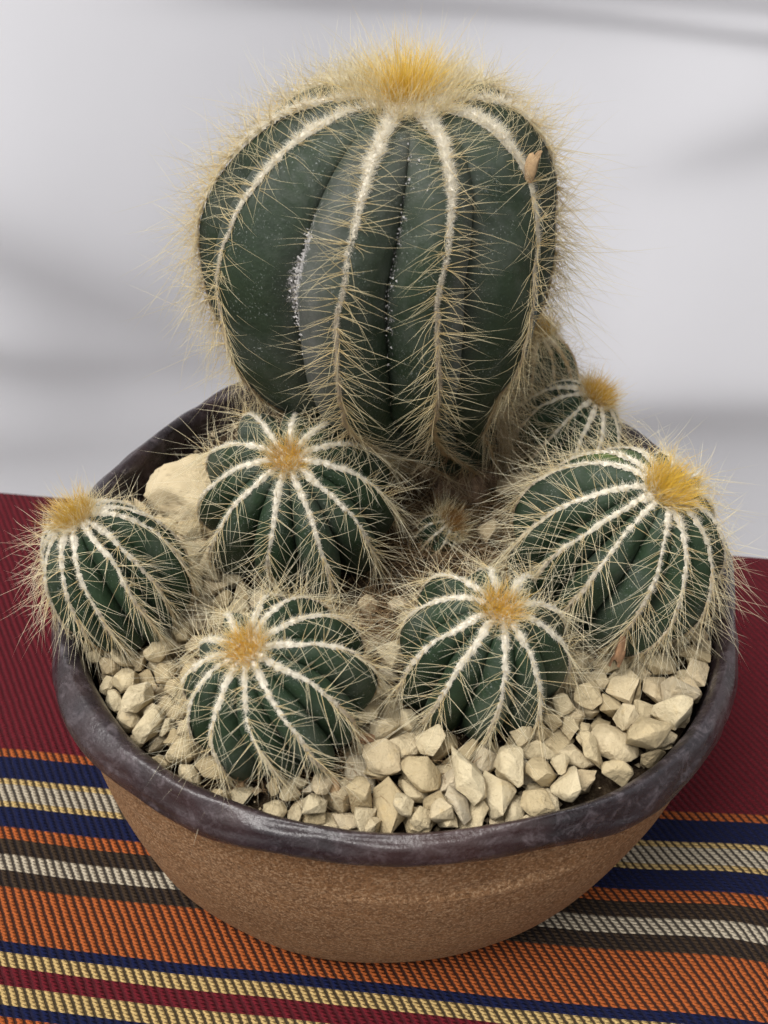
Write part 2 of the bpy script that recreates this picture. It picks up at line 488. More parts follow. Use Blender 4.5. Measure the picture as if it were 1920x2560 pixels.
def build_pot():
    pot = empty('plant_pot', (0, 0, TZ))
    tag(pot, 'round handmade clay bowl with brown unglazed wall and dark glazed rim, full of cacti', 'plant pot')
    org = (0, 0, TZ)
    n = 360
    ph = np.linspace(-180, 180, n, endpoint=False)
    a = np.radians(ph)
    ri = per(PLAN, ph); ro = per(OUTR, ph)
    ro = ro + .0005 * np.sin(a * 7 + .6) + .0004 * np.sin(a * 13 + 2); ri = ri + .0005 * np.sin(a * 6 + 1.2) + .0003 * np.sin(a * 11)
    rngp = np.random.default_rng(3)
    low = .0832 + .0016 * np.sin(a * 3 + 1) + .0013 * np.sin(a * 7) + .0007 * np.sin(a * 11 + 3) + .0005 * np.sin(a * 17 + 2)
    drip = .0055 * np.exp(-((ph + 103.5) / 2.3) ** 2) + .0025 * np.exp(-((ph + 116) / 1.5) ** 2)
    top = .0985 + .0012 * np.sin(a * 2 + .5) + .0009 * np.sin(a * 5)
    # rim section from outer lower lip over the top and down the inner wall
    sec = []
    w = ro - ri
    sec.append((ro - .0062, low + .0012)); sec.append((ro - .0035, low)); sec.append((ro - .0012, low + .0011))
    sec.append((ro, low + .0042)); sec.append((ro - .0002, low + .0078)); sec.append((ro - .0013, low + .0112 + 0 * ro))
    sec.append((ri + w * .58, top - .0004)); sec.append((ri + w * .36, top + .0003)); sec.append((ri + w * .12, top - .0014)); sec.append((ri, top - .0044))
    sec.append((ri - .0010, top - .011)); sec.append((ri - .0022, top - .022)); sec.append((ri - .006, top - .045)); sec.append((ri - .012, .03 + 0 * ri))
    S = np.array([[np.stack([r, z], -1) for r, z in sec]])[0]         # k,n,2
    ns = 44
    out = np.zeros((ns, n, 2))
    for i in range(n): out[:, i] = catmull(S[:, i], ns)
    jit = np.array([[mnoise.noise(Vector((math.cos(x) * 9, math.sin(x) * 9, k * .35))) for x in a] for k in range(ns)])
    out[:, :, 0] += jit * .0007; out[:, :, 1] += jit * .0006
    V = np.stack([out[..., 0] * np.cos(a), out[..., 0] * np.sin(a), out[..., 1]], -1)   # ns,n,3
    F = grid_faces(n, ns, True)
    Vv = V.transpose(1, 0, 2).reshape(-1, 3)
    mesh_np('glazed_rim', Vv, F, M_GLAZE, pot, org=org)
    # glaze runs: thin tongue of glaze lying on the wall under the rim
    prof = [(.0, TZ + .003), (.070, TZ + .003), (.1055, TZ + .0022), (.1105, TZ + .0004), (.1140, TZ + .0030), (.1178, TZ + .012), (.1236, TZ + .034), (.1276, TZ + .056),
            (.1297, TZ + .078), (.1302, .074), (.1298, .084), (.1290, .0875)]
    pc = catmull(prof, 110)
    k = (per(PLAN, ph) / .1262)
    Vw = np.zeros((n, len(pc), 3))
    for j, (r, z) in enumerate(pc):
        t = np.clip((z - TZ) / .1, 0, 1)
        kk = 1 + (k - 1) * (.35 + .65 * t)
        rr = r * kk + .0006 * np.array([mnoise.noise(Vector((math.cos(x) * 3, math.sin(x) * 3, z * 30))) for x in a])
        rr = np.where(z > .06, np.minimum(rr, ro - .0048), rr)
        cx = -.0060 * (1 - t)
        Vw[:, j] = np.stack([rr * np.cos(a) + cx, rr * np.sin(a), np.full(n, z)], -1)
    mesh_np('clay_wall', Vw.reshape(-1, 3), grid_faces(n, len(pc), True), M_CLAY, pot, org=org)
    # drips
    for c0, wd, ln in ((-103.5, 4.4, .0035), (-117, 2.6, .0018), (-64, 3.5, .0016)):
        m = 24; u = np.linspace(-1, 1, m); v = np.linspace(0, 1, 8)
        U, Vp = np.meshgrid(u, v, indexing='ij')
        A = np.radians(c0 + U * wd)
        lowr = np.interp(np.degrees(A), ph, low)
        z = lowr + .0022 - Vp * (ln + .002) * np.sqrt(np.clip(1 - U ** 2, 0, 1)) - Vp * .0002
        rr = np.interp(np.degrees(A), ph, np.minimum(.1302 * (1 + (k - 1) * .98), ro - .0048)) + .0002 + .0016 * (1 - Vp ** 3) * (1 - U ** 4)
        mesh_np('glaze_drip', np.stack([rr * np.cos(A), rr * np.sin(A), z], -1).reshape(-1, 3), grid_faces(m, 8), M_GLAZE, pot, org=org)
    # potting mix
    rr = np.linspace(0, 1, 60); aa = np.radians(np.linspace(0, 360, 200, endpoint=False))
    A, Q = np.meshgrid(aa, rr, indexing='ij')
    lim = per(PLAN, np.degrees(A)) - .0035
    X = np.cos(A) * lim * Q; Y = np.sin(A) * lim * Q
    Z = .0815 + .0022 * np.array([mnoise.noise(Vector((x * 90, y * 90, 0))) for x, y in zip(X.ravel(), Y.ravel())]).reshape(X.shape)
    Z += .010 * np.exp(-((X - .02) ** 2 + (Y - .03) ** 2) / .055 ** 2)
    so = mesh_np('potting_mix', np.stack([X, Y, Z], -1).reshape(-1, 3), grid_faces(200, 60, True), M_SOIL)
    tag(so, 'dark crumbly potting mix under the stones inside the pot', 'soil', kind='stuff')
build_pot()

# ------------------------------------------------------------------ cacti
FIBRE_A = np.array((.79, .61, .29)); FIBRE_B = np.array((.92, .85, .60))
def cactus(name, label, base, axis, crests, prof, seed, body_mat, depth=.2, grooves=None, shift=None,
           wool_w=.0012, step=.0036, per_areole=13, slen=.011, srad=.000095, tuft=(500, .006, .0075), tuft_col=(.80, .52, .06),
           tuft_lean=(0, 0, 0), t_end=.93, brown_from=.7, group=None, crust=None, yellow=None, grey=None, fringe_down=1.0, wool_apex=1.0,
           wool_end=.68, halo=None, pulse_a=.36, comb=1.0, dens=.34, dens_hi=1.15, wool_low=.62, apex_r=.055, wrinkle=0.0, nsub=10, sideways=.95, pile=1.0, dried=()):
    rng = np.random.default_rng(seed)
    axis = Vector(axis).normalized()
    e1 = Vector((1, 0, 0)); e1 = (e1 - axis * e1.dot(axis)).normalized(); e2 = axis.cross(e1)
    A = np.array(axis); E1 = np.array(e1); E2 = np.array(e2); B = np.array(base, float)
    root = empty(name, base); tag(root, label, 'cactus', group)
    org = B
    pr = catmull(prof, 241)
    seg = np.r_[0, np.cumsum(np.hypot(*np.diff(pr, axis=0).T))]; total = seg[-1]
    cr = np.radians(np.sort(np.array(crests, float))); n = len(cr)
    nxt = np.r_[cr[1:], cr[0] + 2 * math.pi]
    gr = (cr + nxt) / 2 if grooves is None else np.radians(np.array(grooves, float))
    rib_s = 1 + rng.normal(0, .018 + .022 * comb, n)
    wob = rng.uniform(0, 6.28, n)
    def rz(t):
        s = np.clip(t, 0, 1) * total
        return np.interp(s, seg, pr[:, 0]), np.interp(s, seg, pr[:, 1])
    sh = shift if shift is not None else (lambda z: np.zeros(np.shape(z) + (3,)))
    def phi_wob(i, t): return .025 * np.sin(t * 7 + wob[i]) + .012 * np.sin(t * 17 + wob[i] * 2)
    def surf(phi, t, u, scale):
        r, z = rz(t)
        dep = depth * np.clip(t / .10, 0, 1) ** .6 * (1 - .35 * np.clip((t - .75) / .25, 0, 1))
        G = .22 * u + .28 * u ** 2 + .50 * (1 - np.sqrt(np.clip(1 - u ** 2, 0, 1)))
        rr = r * (1 - dep * G) * (1 + (scale - 1) * (1 - u) * np.clip(t / .2, 0, 1))
        P = B + A * z[..., None] + E1 * (rr * np.cos(phi))[..., None] + E2 * (rr * np.sin(phi))[..., None] + sh(z)
        return P
    # body mesh: sample each half rib finely
    us = 1 - np.cos(np.linspace(0, math.pi / 2, nsub + 1))
    us = np.sin(np.linspace(0, math.pi / 2, nsub + 1)) ** 1.0
    cols = []       # (crest index, target, u)
    for i in range(n):
        for u in us[:-1]: cols.append((i, i, u, +1))            # crest -> groove
        for u in us[::-1][:-1]: cols.append(((i + 1) % n, i, u, -1))  # groove -> next crest
    nt = 110 if prof[0][0] == 0 and total > .15 else 60
    tt = np.linspace(.0, 1, nt) ** 1.0
    V = np.zeros((len(cols), nt, 3)); at = {k: np.zeros((len(cols), nt)) for k in ('crust', 'yellow', 'grey', 'cork')}
    for ci, (i, gi, u, sg) in enumerate(cols):
        c0 = cr[i] + phi_wob(i, tt); g0 = gr[gi] + .5 * (phi_wob(gi, tt) + phi_wob((gi + 1) % n, tt))
        if sg < 0 and i == 0: c0 = c0 + 2 * math.pi
        phi = c0 + (g0 - c0) * u
        P = surf(phi, tt, np.full(nt, u), rib_s[i])
        nr = norm(P - (B + A * (rz(tt)[1])[:, None] * .6))
        nz = np.array([mnoise.noise(Vector(p * 45)) for p in P])
        nz2 = np.array([mnoise.noise(Vector(p * np.array([60, 60, 170]))) for p in P]) * np.clip((tt - .5) / .4, 0, 1)
        P = P + nr * (nz * .0011 * (total / .15) + nz2 * wrinkle)[:, None]
        V[ci] = P
        deg = math.degrees
        pd = (np.degrees(phi) + 180) % 360 - 180
        for key, tab in (('crust', crust), ('yellow', yellow), ('grey', grey)):
            for (pc, pw, tc, tw, am) in (tab or ()):
                d = (pd - pc + 180) % 360 - 180
                at[key][ci] = np.maximum(at[key][ci], am * np.exp(-(d / pw) ** 2 - ((tt - tc) / tw) ** 2))
        at['cork'][ci] = np.clip((tt - .90) / .1, 0, 1)
    bo = mesh_np('body', V.reshape(-1, 3), grid_faces(len(cols), nt, True), body_mat, root, org=org,
                 extra={k: v.ravel() for k, v in at.items()})
    if crust:      # loose mineral crumbs clinging along the old scar
        w_ = np.clip(at['crust'].ravel() - .25, 0, 1) ** 1.5; w_ /= w_.sum()
        k = 520; pick = rng.choice(len(w_), k, p=w_)
        c0 = V.reshape(-1, 3)[pick] + rng.normal(0, .0006, (k, 3)); sz = rng.uniform(.00012, .00042, (k, 1, 1))
        tet = np.array([(1, 1, 1), (-1, -1, 1), (-1, 1, -1), (1, -1, -1)], float)
        vv = c0[:, None] + tet[None] * sz * rng.uniform(.5, 1.3, (k, 4, 1))
        tf = np.array([(0, 1, 2), (0, 3, 1), (0, 2, 3), (1, 3, 2)])
        mc_ = mesh_np('mineral_crumbs', vv.reshape(-1, 3), (tf[None] + (np.arange(k) * 4)[:, None, None]).reshape(-1, 3), M_CRUMB, root, org=org, smooth=False)
        mc_['kind'] = 'stuff'
    # ribs' felt and bristles
    def crest(i, t):
        phi = cr[i] + phi_wob(i, t)
        P = surf(phi, t, np.zeros_like(t), rib_s[i])
        d = 1e-3
        Pa = surf(phi, np.clip(t - d, 0, 1), np.zeros_like(t), rib_s[i]); Pb = surf(phi, np.clip(t + d, 0, 1), np.zeros_like(t), rib_s[i])
        D = norm(Pb - Pa)
        Lt = norm(-E1 * np.sin(phi)[:, None] + E2 * np.cos(phi)[:, None])
        N = norm(np.cross(Lt, D)); 
        out = norm(E1 * np.cos(phi)[:, None] + E2 * np.sin(phi)[:, None] + A * .2)
        sgn = np.sign((N * out).sum(-1, keepdims=True)); sgn[sgn == 0] = 1
        sgn = np.where(t[:, None] < .2, np.sign((N * A).sum(-1, keepdims=True)), sgn)
        return P, D, Lt, N * sgn
    for i in range(n):
        te = t_end * (1 + rng.normal(0, .02))
        m = int(total * te / .00045)
        t = np.linspace(apex_r, te, m)
        P, D, Lt, N = crest(i, t)
        f = t / te
        w = wool_w * (1.35 * wool_apex - (1.35 * wool_apex - wool_low) * np.clip(f / .38, 0, 1)) * np.where(f > wool_end, np.clip(1 - (f - wool_end) / (1 - wool_end) * .8, .2, 1), 1)
        ar = (t - apex_r) * total / step
        pulse = 1.1 - pulse_a + 1.0 * pulse_a * np.abs(np.cos(ar * math.pi)) + smooth_noise(rng, m, 7, .17)
        w = w * np.clip(pulse, .5, 1.6)
        cs = np.linspace(-1, 1, 9)
        off = smooth_noise(rng, m, 12, wool_w * .18)
        prof_h = np.sqrt(np.clip(1 - cs ** 2, 0, 1))
        Vs = P[:, None] + Lt[:, None] * (cs[None, :, None] * w[:, None, None] + off[:, None, None]) \
            + N[:, None] * (prof_h[None, :, None] * w[:, None, None] * .62 - np.abs(cs)[None, :, None] * w[:, None, None] * .22)
        Vs += rng.normal(0, 1, Vs.shape[:2] + (1,)) * N[:, None] * wool_w * .11 + rng.normal(0, wool_w * .09, Vs.shape)
        cw = np.array((.97, .92, .79)); ct = np.array((.60, .42, .21))
        fb = np.clip((f - brown_from * .55) / (brown_from * .7), 0, 1)[:, None]
        dash = (.5 + .5 * np.cos(ar * 2 * math.pi))[:, None]
        cc = (cw * (1 - fb) + ct * fb) * (.82 + .18 * dash)
        cc = np.repeat(cc[:, None], 9, 1)
        wo = mesh_np('wool_ridge', Vs.reshape(-1, 3), grid_faces(m, 9), M_WOOL, root, cols=cc.reshape(-1, 3), org=org)
        # fuzz
        k = int(m * 8 * pile)
        j = rng.integers(0, m, k); c = rng.uniform(-1, 1, k)
        Pf = P[j] + Lt[j] * (c * w[j] + off[j])[:, None] + N[j] * (w[j] * .5 * np.sqrt(1 - c ** 2))[:, None]
        Df = norm(N[j] * rng.uniform(.1, 1, (k, 1)) + Lt[j] * (c[:, None] * 1.3 + rng.normal(0, .35, (k, 1))) + D[j] * rng.normal(.1, .6, (k, 1)))
        cf = (cw * (1 - fb[j]) + ct * fb[j]) * rng.uniform(.85, 1.12, (k, 1))
        fz = strands('wool_fuzz', Pf, Df, np.maximum(w[j], wool_w * .45) * rng.uniform(.5, 1.6, k), rng.normal(0, .3, (k, 3)), .00005, cf, cf, M_SPINE, wo, (0, 0, 0), rng, segs=2)
        # mesh coordinates are relative to root origin as the parent ridge sits at it
        fz.data.transform(Matrix.Translation(-Vector(org)))
        # bristles
        na = int((te - apex_r * .6) * total / step)
        ta = np.linspace(apex_r * .6, te, na)
        ta = ta + rng.normal(0, .12 * step / total, na)
        Pa_, Da, La, Na = crest(i, ta)
        fa = ta / te
        away = comb == 0 and math.cos(cr[i] + math.pi / 2) < .35      # ribs turned from the camera carry denser bristles
        q = np.repeat(np.arange(na), per_areole * (2 if away else 1))
        q = q[rng.uniform(0, 1, len(q)) < (.35 if away else 0) + dens + (dens_hi - dens) * np.clip(ta[q] / te, 0, 1) ** 1.5]
        kk = len(q); fq = fa[q][:, None]
        side = rng.choice([-1, 1], (kk, 1))
        lat = side * np.abs(rng.normal(sideways, .45, (kk, 1)))
        nn = rng.uniform(.12, .9 + .3 * comb, (kk, 1))
        dd = rng.normal(0, .34, (kk, 1)) + fringe_down * (.05 + .25 * comb + (1.0 + .35 * comb) * np.clip(fq - .25, 0, 1))
        lat = lat * (1 - (.45 + .8 * comb) * np.clip(fq - .3, 0, .7) * fringe_down)
        Ds = norm(Na[q] * nn + La[q] * lat + Da[q] * dd)
        Ls = slen * rng.uniform(.4, 1.15, kk) * (.5 + .22 * comb + (.6 - .2 * comb) * np.clip(fq[:, 0] * 2.2, 0, 1) + .35 * comb * np.exp(-((fq[:, 0] - .5) / .2) ** 2))
        if comb == 0: Ls = Ls * (1.2 if away else 1 - .28 * np.clip(fq[:, 0] * 2 - .4, 0, 1))
        bend = rng.normal(0, .13 + .08 * (comb == 0), (kk, 3)) + np.array((0, 0, -.07)) + Na[q] * rng.normal(-.08, .12, (kk, 1))
        brown = np.clip((fq - brown_from) / .25, 0, 1) * rng.uniform(.2, 1, (kk, 1))
        var = rng.uniform(0, 1, (kk, 1))
        ca = (FIBRE_A * (.75 + .4 * var)) * (1 - brown) + np.array((.20, .095, .045)) * brown
        cb = (np.minimum(FIBRE_B + comb * np.array((.03, .06, .14)), .95) * (.82 + .2 * var)) * (1 - brown) + np.array((.40, .24, .12)) * brown
        pale = rng.uniform(0, 1, (kk, 1)) < .25 + .3 * comb
        ca = np.where(pale, ca * .4 + .6 * FIBRE_B, ca)
        sp = strands('spine_fringe', Pa_[q] + rng.normal(0, wool_w * .25, (kk, 3)), Ds, Ls, bend, srad * rng.uniform(.75, 1.15, kk), ca, cb, M_SPINE, wo, (0, 0, 0), rng, segs=4)
        sp.data.transform(Matrix.Translation(-Vector(org)))
    # crown: wool pad + golden tuft
    r0, z0 = rz(np.array([0.0])); apex = B + A * z0[0] + sh(z0)[0]
    r1, z1 = rz(np.array([apex_r * 1.1]))
    padr = max(r1[0] * 1.15, .002)
    m1, m2 = 30, 12
    A1, Q = np.meshgrid(np.linspace(0, 2 * math.pi, m1, endpoint=False), np.linspace(0, 1, m2), indexing='ij')
    rr, zz = rz(Q * apex_r * 1.3)
    Pp = B + A * (zz + wool_w * .8 * (1 - Q ** 4) + rng.normal(0, wool_w * .08, zz.shape))[..., None] + E1 * (rr * np.cos(A1))[..., None] + E2 * (rr * np.sin(A1))[..., None] + sh(zz)
    mesh_np('wool_crown', Pp.reshape(-1, 3), grid_faces(m1, m2, True), M_WOOL, root, cols=np.tile((.74, .62, .38), (m1 * m2, 1)), org=org)
    cnt, tr, tl = tuft
    q = rng.uniform(0, 1, cnt) ** .6; aa = rng.uniform(0, 2 * math.pi, cnt)
    rr = q * tr
    zz = np.interp(rr, pr[:60, 0], pr[:60, 1])
    Pt = B + A * zz[:, None] + E1 * (rr * np.cos(aa))[:, None] + E2 * (rr * np.sin(aa))[:, None] + sh(zz)
    radial = E1 * np.cos(aa)[:, None] + E2 * np.sin(aa)[:, None]
    Dt = norm(A * 1.0 + radial * (q * rng.uniform(.1, 1.3, cnt))[:, None] + rng.normal(0, .34, (cnt, 3)) + np.array(tuft_lean))
    core = np.clip(1.6 - q * 1.0, 0, 1)[:, None] * rng.uniform(.8, 1, (cnt, 1))
    tc = np.array(tuft_col)
    ca = tc * core + np.array((.80, .56, .16)) * (1 - core)
    cb = (tc * 1.15) * core + np.array((.86, .66, .30)) * (1 - core)
    st = strands('crown_tuft', Pt, Dt, tl * rng.uniform(.5, 1.15, cnt), rng.normal(0, .34, (cnt, 3)), srad * 1.1, ca, cb, M_SPINE, root, org, rng, segs=5)
    if halo:
        cnt, hr, hl = halo
        q = .25 + .75 * rng.uniform(0, 1, cnt) ** .5; aa = rng.uniform(0, 2 * math.pi, cnt); rr = q * hr
        zz = np.interp(rr, pr[:90, 0], pr[:90, 1])
        Ph = B + A * zz[:, None] + E1 * (rr * np.cos(aa))[:, None] + E2 * (rr * np.sin(aa))[:, None] + sh(zz)
        radial = E1 * np.cos(aa)[:, None] + E2 * np.sin(aa)[:, None]
        Dh = norm(A + radial * (q * rng.uniform(.1, 1.5, cnt))[:, None] + rng.normal(0, .25, (cnt, 3)) + np.array(tuft_lean) * .6)
        v = rng.uniform(0, 1, (cnt, 1))
        ca = np.array((.74, .54, .20)) * v + np.array((.88, .80, .56)) * (1 - v)
        strands('crown_bristles', Ph, Dh, hl * rng.uniform(.4, 1.15, cnt), rng.normal(0, .16, (cnt, 3)), srad, ca, np.tile(FIBRE_B, (cnt, 1)), M_SPINE, root, org, rng, segs=4)
    # dried flower remnants on the ribs: crinkled husk
    for (di, dt, dl, dr, mt) in dried:
        P, D, Lt, N = crest(di, np.array([dt]))
        husk(P[0] - org, norm(N[0] * .45 - D[0] * .8) if name == 'barrel_cactus' else norm(N[0] * .8 + D[0] * .4), dl, dr, mt, root, rng)
    return root

def husk(p, d, ln, rad, mat, parent, rng, name='dried_flower'):
    d = Vector(d).normalized(); e1 = d.orthogonal().normalized(); e2 = d.cross(e1)
    nu, nv = 18, 10
    V = []
    ph = rng.uniform(0, 6, 4)
    for i in range(nu):
        a = 2 * math.pi * i / nu
        for j in range(nv):
            v = j / (nv - 1)
            r = rad * (.35 + 1.1 * v - .75 * v * v) * (1 + .28 * math.sin(a * 3 + ph[0] + v * 2) + .16 * math.sin(a * 7 + ph[1] + v * 4))
            q = Vector(p) + d * (ln * v * (1 + .12 * math.sin(a * 2 + ph[2]))) + (e1 * math.cos(a) + e2 * math.sin(a)) * r + e1 * (.25 * ln * v * v)
            V.append(q)
    o = mesh_np(name, np.array(V), grid_faces(nu, nv, True), mat, parent)
    return o

GRP = 'small globular cacti clustered round the tall one'
# tall mother plant
def main_shift(z):
    zz = np.asarray(z)
    x = np.interp(zz, [.0, .018, .026, .035, .045, .060, .075, .130, .150, .175], [.030, .030, .027, .020, .010, .001, -.005, -.006, -.002, .004])
    return np.stack([x, 0 * x, 0 * x], -1)
mprof = [(0, .1710), (.010, .1730), (.022, .1735), (.035, .1710), (.046, .1645), (.055, .1545), (.0615, .1420), (.0650, .1270), (.0655, .1100),
         (.0628, .0920), (.0540, .0740), (.0420, .0575), (.0315, .0450), (.0235, .0335), (.0180, .0240), (.0140, .0180)]
mc = [-88, -54, -12.3, 19.4, 55.5, 90, 128, 163, 200, 236]
mg = [-74, -31, 3.6, 34, 77, 111, 145, 182, 218, 253]
mcr = [a - 90 for a in mc]      # measured from the direction that faces the camera
mgr = [a - 90 for a in mg]
main = cactus('barrel_cactus', 'tall ribbed dark green barrel cactus with golden bristles towering over the other cacti', (0, .054, .078), (0, 0, 1),
              mcr, mprof, 11, M_BODY, depth=.20, grooves=mgr, shift=main_shift,
              wool_w=.0018, step=.0042, per_areole=19, slen=.0235, srad=.000088, tuft=(1000, .0056, .0175), tuft_col=(.86, .64, .10), halo=(850, .0200, .0180), pulse_a=.12, dens=.62, dens_hi=.66, wool_low=.26, comb=.0,
              tuft_lean=(.15, .0, 0), t_end=.96, brown_from=.62, crust=[(-119, 4, .40, .12, 1.0), (-86, 2.0, .35, .3, .55), (-80, 6, .22, .08, .45)],
              grey=[(-112, 9, .5, .35, 1.0), (-62, 7, .5, .25, .7), (-90, 8, .2, .12, .6)],
              wrinkle=.0022, nsub=14, apex_r=.05, wool_end=.85, fringe_down=.75, wool_apex=1.15, sideways=1.05, pile=3.2,
              dried=[(4, .27, .0085, .0027, M_TAN)])

def small(name, label, base, axis, R_, H, n, phase, seed, **kw):
    prof = [(0, .93), (.12, .975), (.28, .985), (.48, .94), (.70, .84), (.88, .69), (.985, .50), (1.0, .33), (.93, .17), (.78, .05), (.60, 0)]
    prof = [(r * R_, z * H) for r, z in prof]
    rng = random.Random(seed)
    cr = [phase + i * 360 / n + rng.uniform(-5, 5) for i in range(n)]
    cr = [((c + 180) % 360) - 180 for c in cr]
    return cactus(name, label, base, axis, cr, prof, seed, M_BODY2, group=GRP, **kw)

def centred(c, axis, R_, H):
    """base point so that the widest part lies at c"""
    a = Vector(axis).normalized()
    return tuple(Vector(c) - a * (.42 * H))

SM = dict(depth=.33, wool_w=.00115, per_areole=11, step=.0034, slen=.0170, srad=.000090, tuft=(560, .0052, .0062), halo=(300, .0080, .0095), brown_from=.78)
ax = (-.046, -.40, .91)
small('globular_cactus', 'round cactus directly before the tall one, orange centre tuft, large stone at its left',
      centred((-.0365, .0075, .1140), ax, .0385, .060), ax, .0385, .060, 11, 90, 21, **SM)
ax = (-.30, .03, .92)
small('globular_cactus', 'small cactus leaning out over the left pot edge, yellow tuft turned outward',
      centred((-.1000, -.034, .112), ax, .0248, .052), ax, .0248, .052, 13, 80, 22, **{**SM, 'slen': .0150, 'tuft': (650, .0055, .0085), 'tuft_lean': (-.35, 0, .2), 'tuft_col': (.70, .47, .06)})
ax = (-.292, -.20, .94)
small('globular_cactus', 'round cactus nearest the front left rim with dried brown husks along its lower edge',
      centred((-.0385, -.0810, .1070), ax, .0315, .048), ax, .0315, .048, 12, 0, 23, **{**SM, 'slen': .0165}, dried=[(2, .80, .0065, .0022, M_TAN), (3, .82, .006, .0024, M_BROWN), (4, .78, .007, .0025, M_TAN), (5, .80, .006, .0022, M_BROWN)])
ax = (.119, -.24, .96)
small('globular_cactus', 'round cactus with orange tuft right of centre at the front, above the pale stones',
      centred((.0298, -.0655, .1070), ax, .0300, .054), ax, .0300, .054, 10, 92, 24, **{**SM, 'slen': .0165})
ax = (.30, -.20, .93)
small('globular_cactus', 'largest of the small cacti, at the right rim, its bright yellow tuft leaning right',
      centred((.0790, -.0270, .1190), ax, .0368, .066), ax, .0368, .066, 13, 70, 25, **{**SM, 'slen': .0185, 'tuft': (1000, .0070, .0100), 'tuft_lean': (.40, .05, .1), 'tuft_col': (.82, .58, .07)},
      yellow=[(120, 12, .30, .10, .9)], dried=[(3, .66, .010, .0022, M_BROWN)])
ax = (.42, -.05, .90)
small('globular_cactus', 'small dark cactus behind the large right one with an amber tuft beside the pot rim',
      centred((.0735, .0620, .1010), ax, .0235, .046), ax, .0235, .046, 11, 60, 26, **{**SM, 'tuft': (700, .0052, .0090), 'tuft_lean': (.2, .1, .2), 'tuft_col': (.78, .52, .07)})
ax = (-.05, .09, .96)
small('globular_cactus', 'half hidden cactus behind the tall one, its yellow tuft and brown bristles showing',
      centred((.0655, .1000, .1010), ax, .0200, .050), ax, .0200, .050, 11, 30, 27, **{**SM, 'slen': .015, 'brown_from': .2, 'tuft': (700, .0052, .0105), 'tuft_lean': (0, .1, .2), 'tuft_col': (.70, .47, .05)})
ax = (.5, -.1, .8)
small('globular_cactus', 'tiny dark pup cactus dotted with white wool, at the foot of the tall cactus',
      centred((.0180, .0110, .0925), ax, .0085, .016), ax, .0085, .016, 9, 30, 28, **{**SM, 'wool_w': .0007, 'step': .0026, 'per_areole': 9, 'slen': .0075, 'tuft': (350, .0040, .0060), 'tuft_col': (.33, .15, .04)})

# corky root collar of the tall cactus
def build_collar():
    rng = np.random.default_rng(5)
    org = np.array((0, .054, .078))
    n, m = 48, 16
    V = []
    for i in range(n):
        a = 2 * math.pi * i / n
        for j in range(m):
            v = j / (m - 1)
            r = .0120 * (.55 + .75 * math.sin(math.pi * (v * .75 + .2))) * (1 + .12 * math.sin(a * 5 + 1) + .09 * math.sin(a * 11 + v * 3))
            r *= 1 + .16 * mnoise.noise(Vector((math.cos(a) * 2, math.sin(a) * 2, v * 3)))
            V.append((.0295 + r * math.cos(a), .047 + r * math.sin(a), .076 + .024 * v))
    mesh_np('stem_base', np.array(V), grid_faces(n, m, True), M_CORK, main, org=org)
build_collar()

# fallen and tangled brown bristles between the plants
def build_litter():
    rng = np.random.default_rng(77)
    P = []; D = []
    spots = [(.014, .014, .020, 1300), (.030, .020, .018, 1100), (.045, .045, .025, 1000), (-.005, -.040, .018, 900), (.066, .050, .018, 500),
             (-.062, -.045, .016, 300), (.045, -.010, .014, 800), (-.020, -.108, .012, 170), (-.050, -.104, .012, 120), (.016, -.100, .012, 70), (-.066, -.068, .012, 90), (.055, -.060, .010, 60), (-.015, .030, .016, 400)]
    for x, y, s, k in spots:
        q = rng.normal(0, s * .6, (k, 2))
        P.append(np.c_[x + q[:, 0], y + q[:, 1], .0885 + rng.uniform(-.004, .006, k)])
    P = np.vstack(P); rad = np.hypot(P[:, 0], P[:, 1]); P = P[rad < .116]; k = len(P)
    D = norm(np.c_[rng.normal(0, 1, (k, 2)), rng.normal(.12, .4, k)])
    b = rng.uniform(0, 1, (k, 1))
    ca = np.array((.19, .10, .05)) * (1 - b) + np.array((.50, .36, .19)) * b
    o = strands('fallen_bristles', P, D, rng.uniform(.006, .013, k), rng.normal(0, .3, (k, 3)), .0001, ca, ca * 1.2, M_SPINE, None, (0, 0, 0), rng, segs=3)
    tag(o, 'tangle of fallen brown bristles lying between the cacti on the stones', 'debris', kind='stuff')
build_litter()

def build_grit():
    rng = np.random.default_rng(9)
    k = 2600
    a = rng.uniform(-math.pi, math.pi, k); rr = np.sqrt(rng.uniform(.02, 1, k)) * (per(PLAN, np.degrees(a)) - .005)
    P = np.c_[rr * np.cos(a), rr * np.sin(a), .0835 + rng.uniform(-.0005, .0022, k)]
    oc = np.array([(1, 0, 0), (-1, 0, 0), (0, 1, 0), (0, -1, 0), (0, 0, 1), (0, 0, -1)], float)
    sz = rng.uniform(.0004, .0022, (k, 1, 1)) ** 1.0
    v = P[:, None] + oc[None] * sz * rng.uniform(.45, 1.1, (k, 6, 1)) + rng.normal(0, .12, (k, 6, 3)) * sz
    tf = np.array([(0, 2, 4), (2, 1, 4), (1, 3, 4), (3, 0, 4), (2, 0, 5), (1, 2, 5), (3, 1, 5), (0, 3, 5)])
    o = mesh_np('grit', v.reshape(-1, 3), (tf[None] + (np.arange(k) * 6)[:, None, None]).reshape(-1, 3), M_GRIT, smooth=False)
    tag(o, 'fine cream and tan grit filling the gaps between the limestone chips', 'grit', kind='stuff')
build_grit()

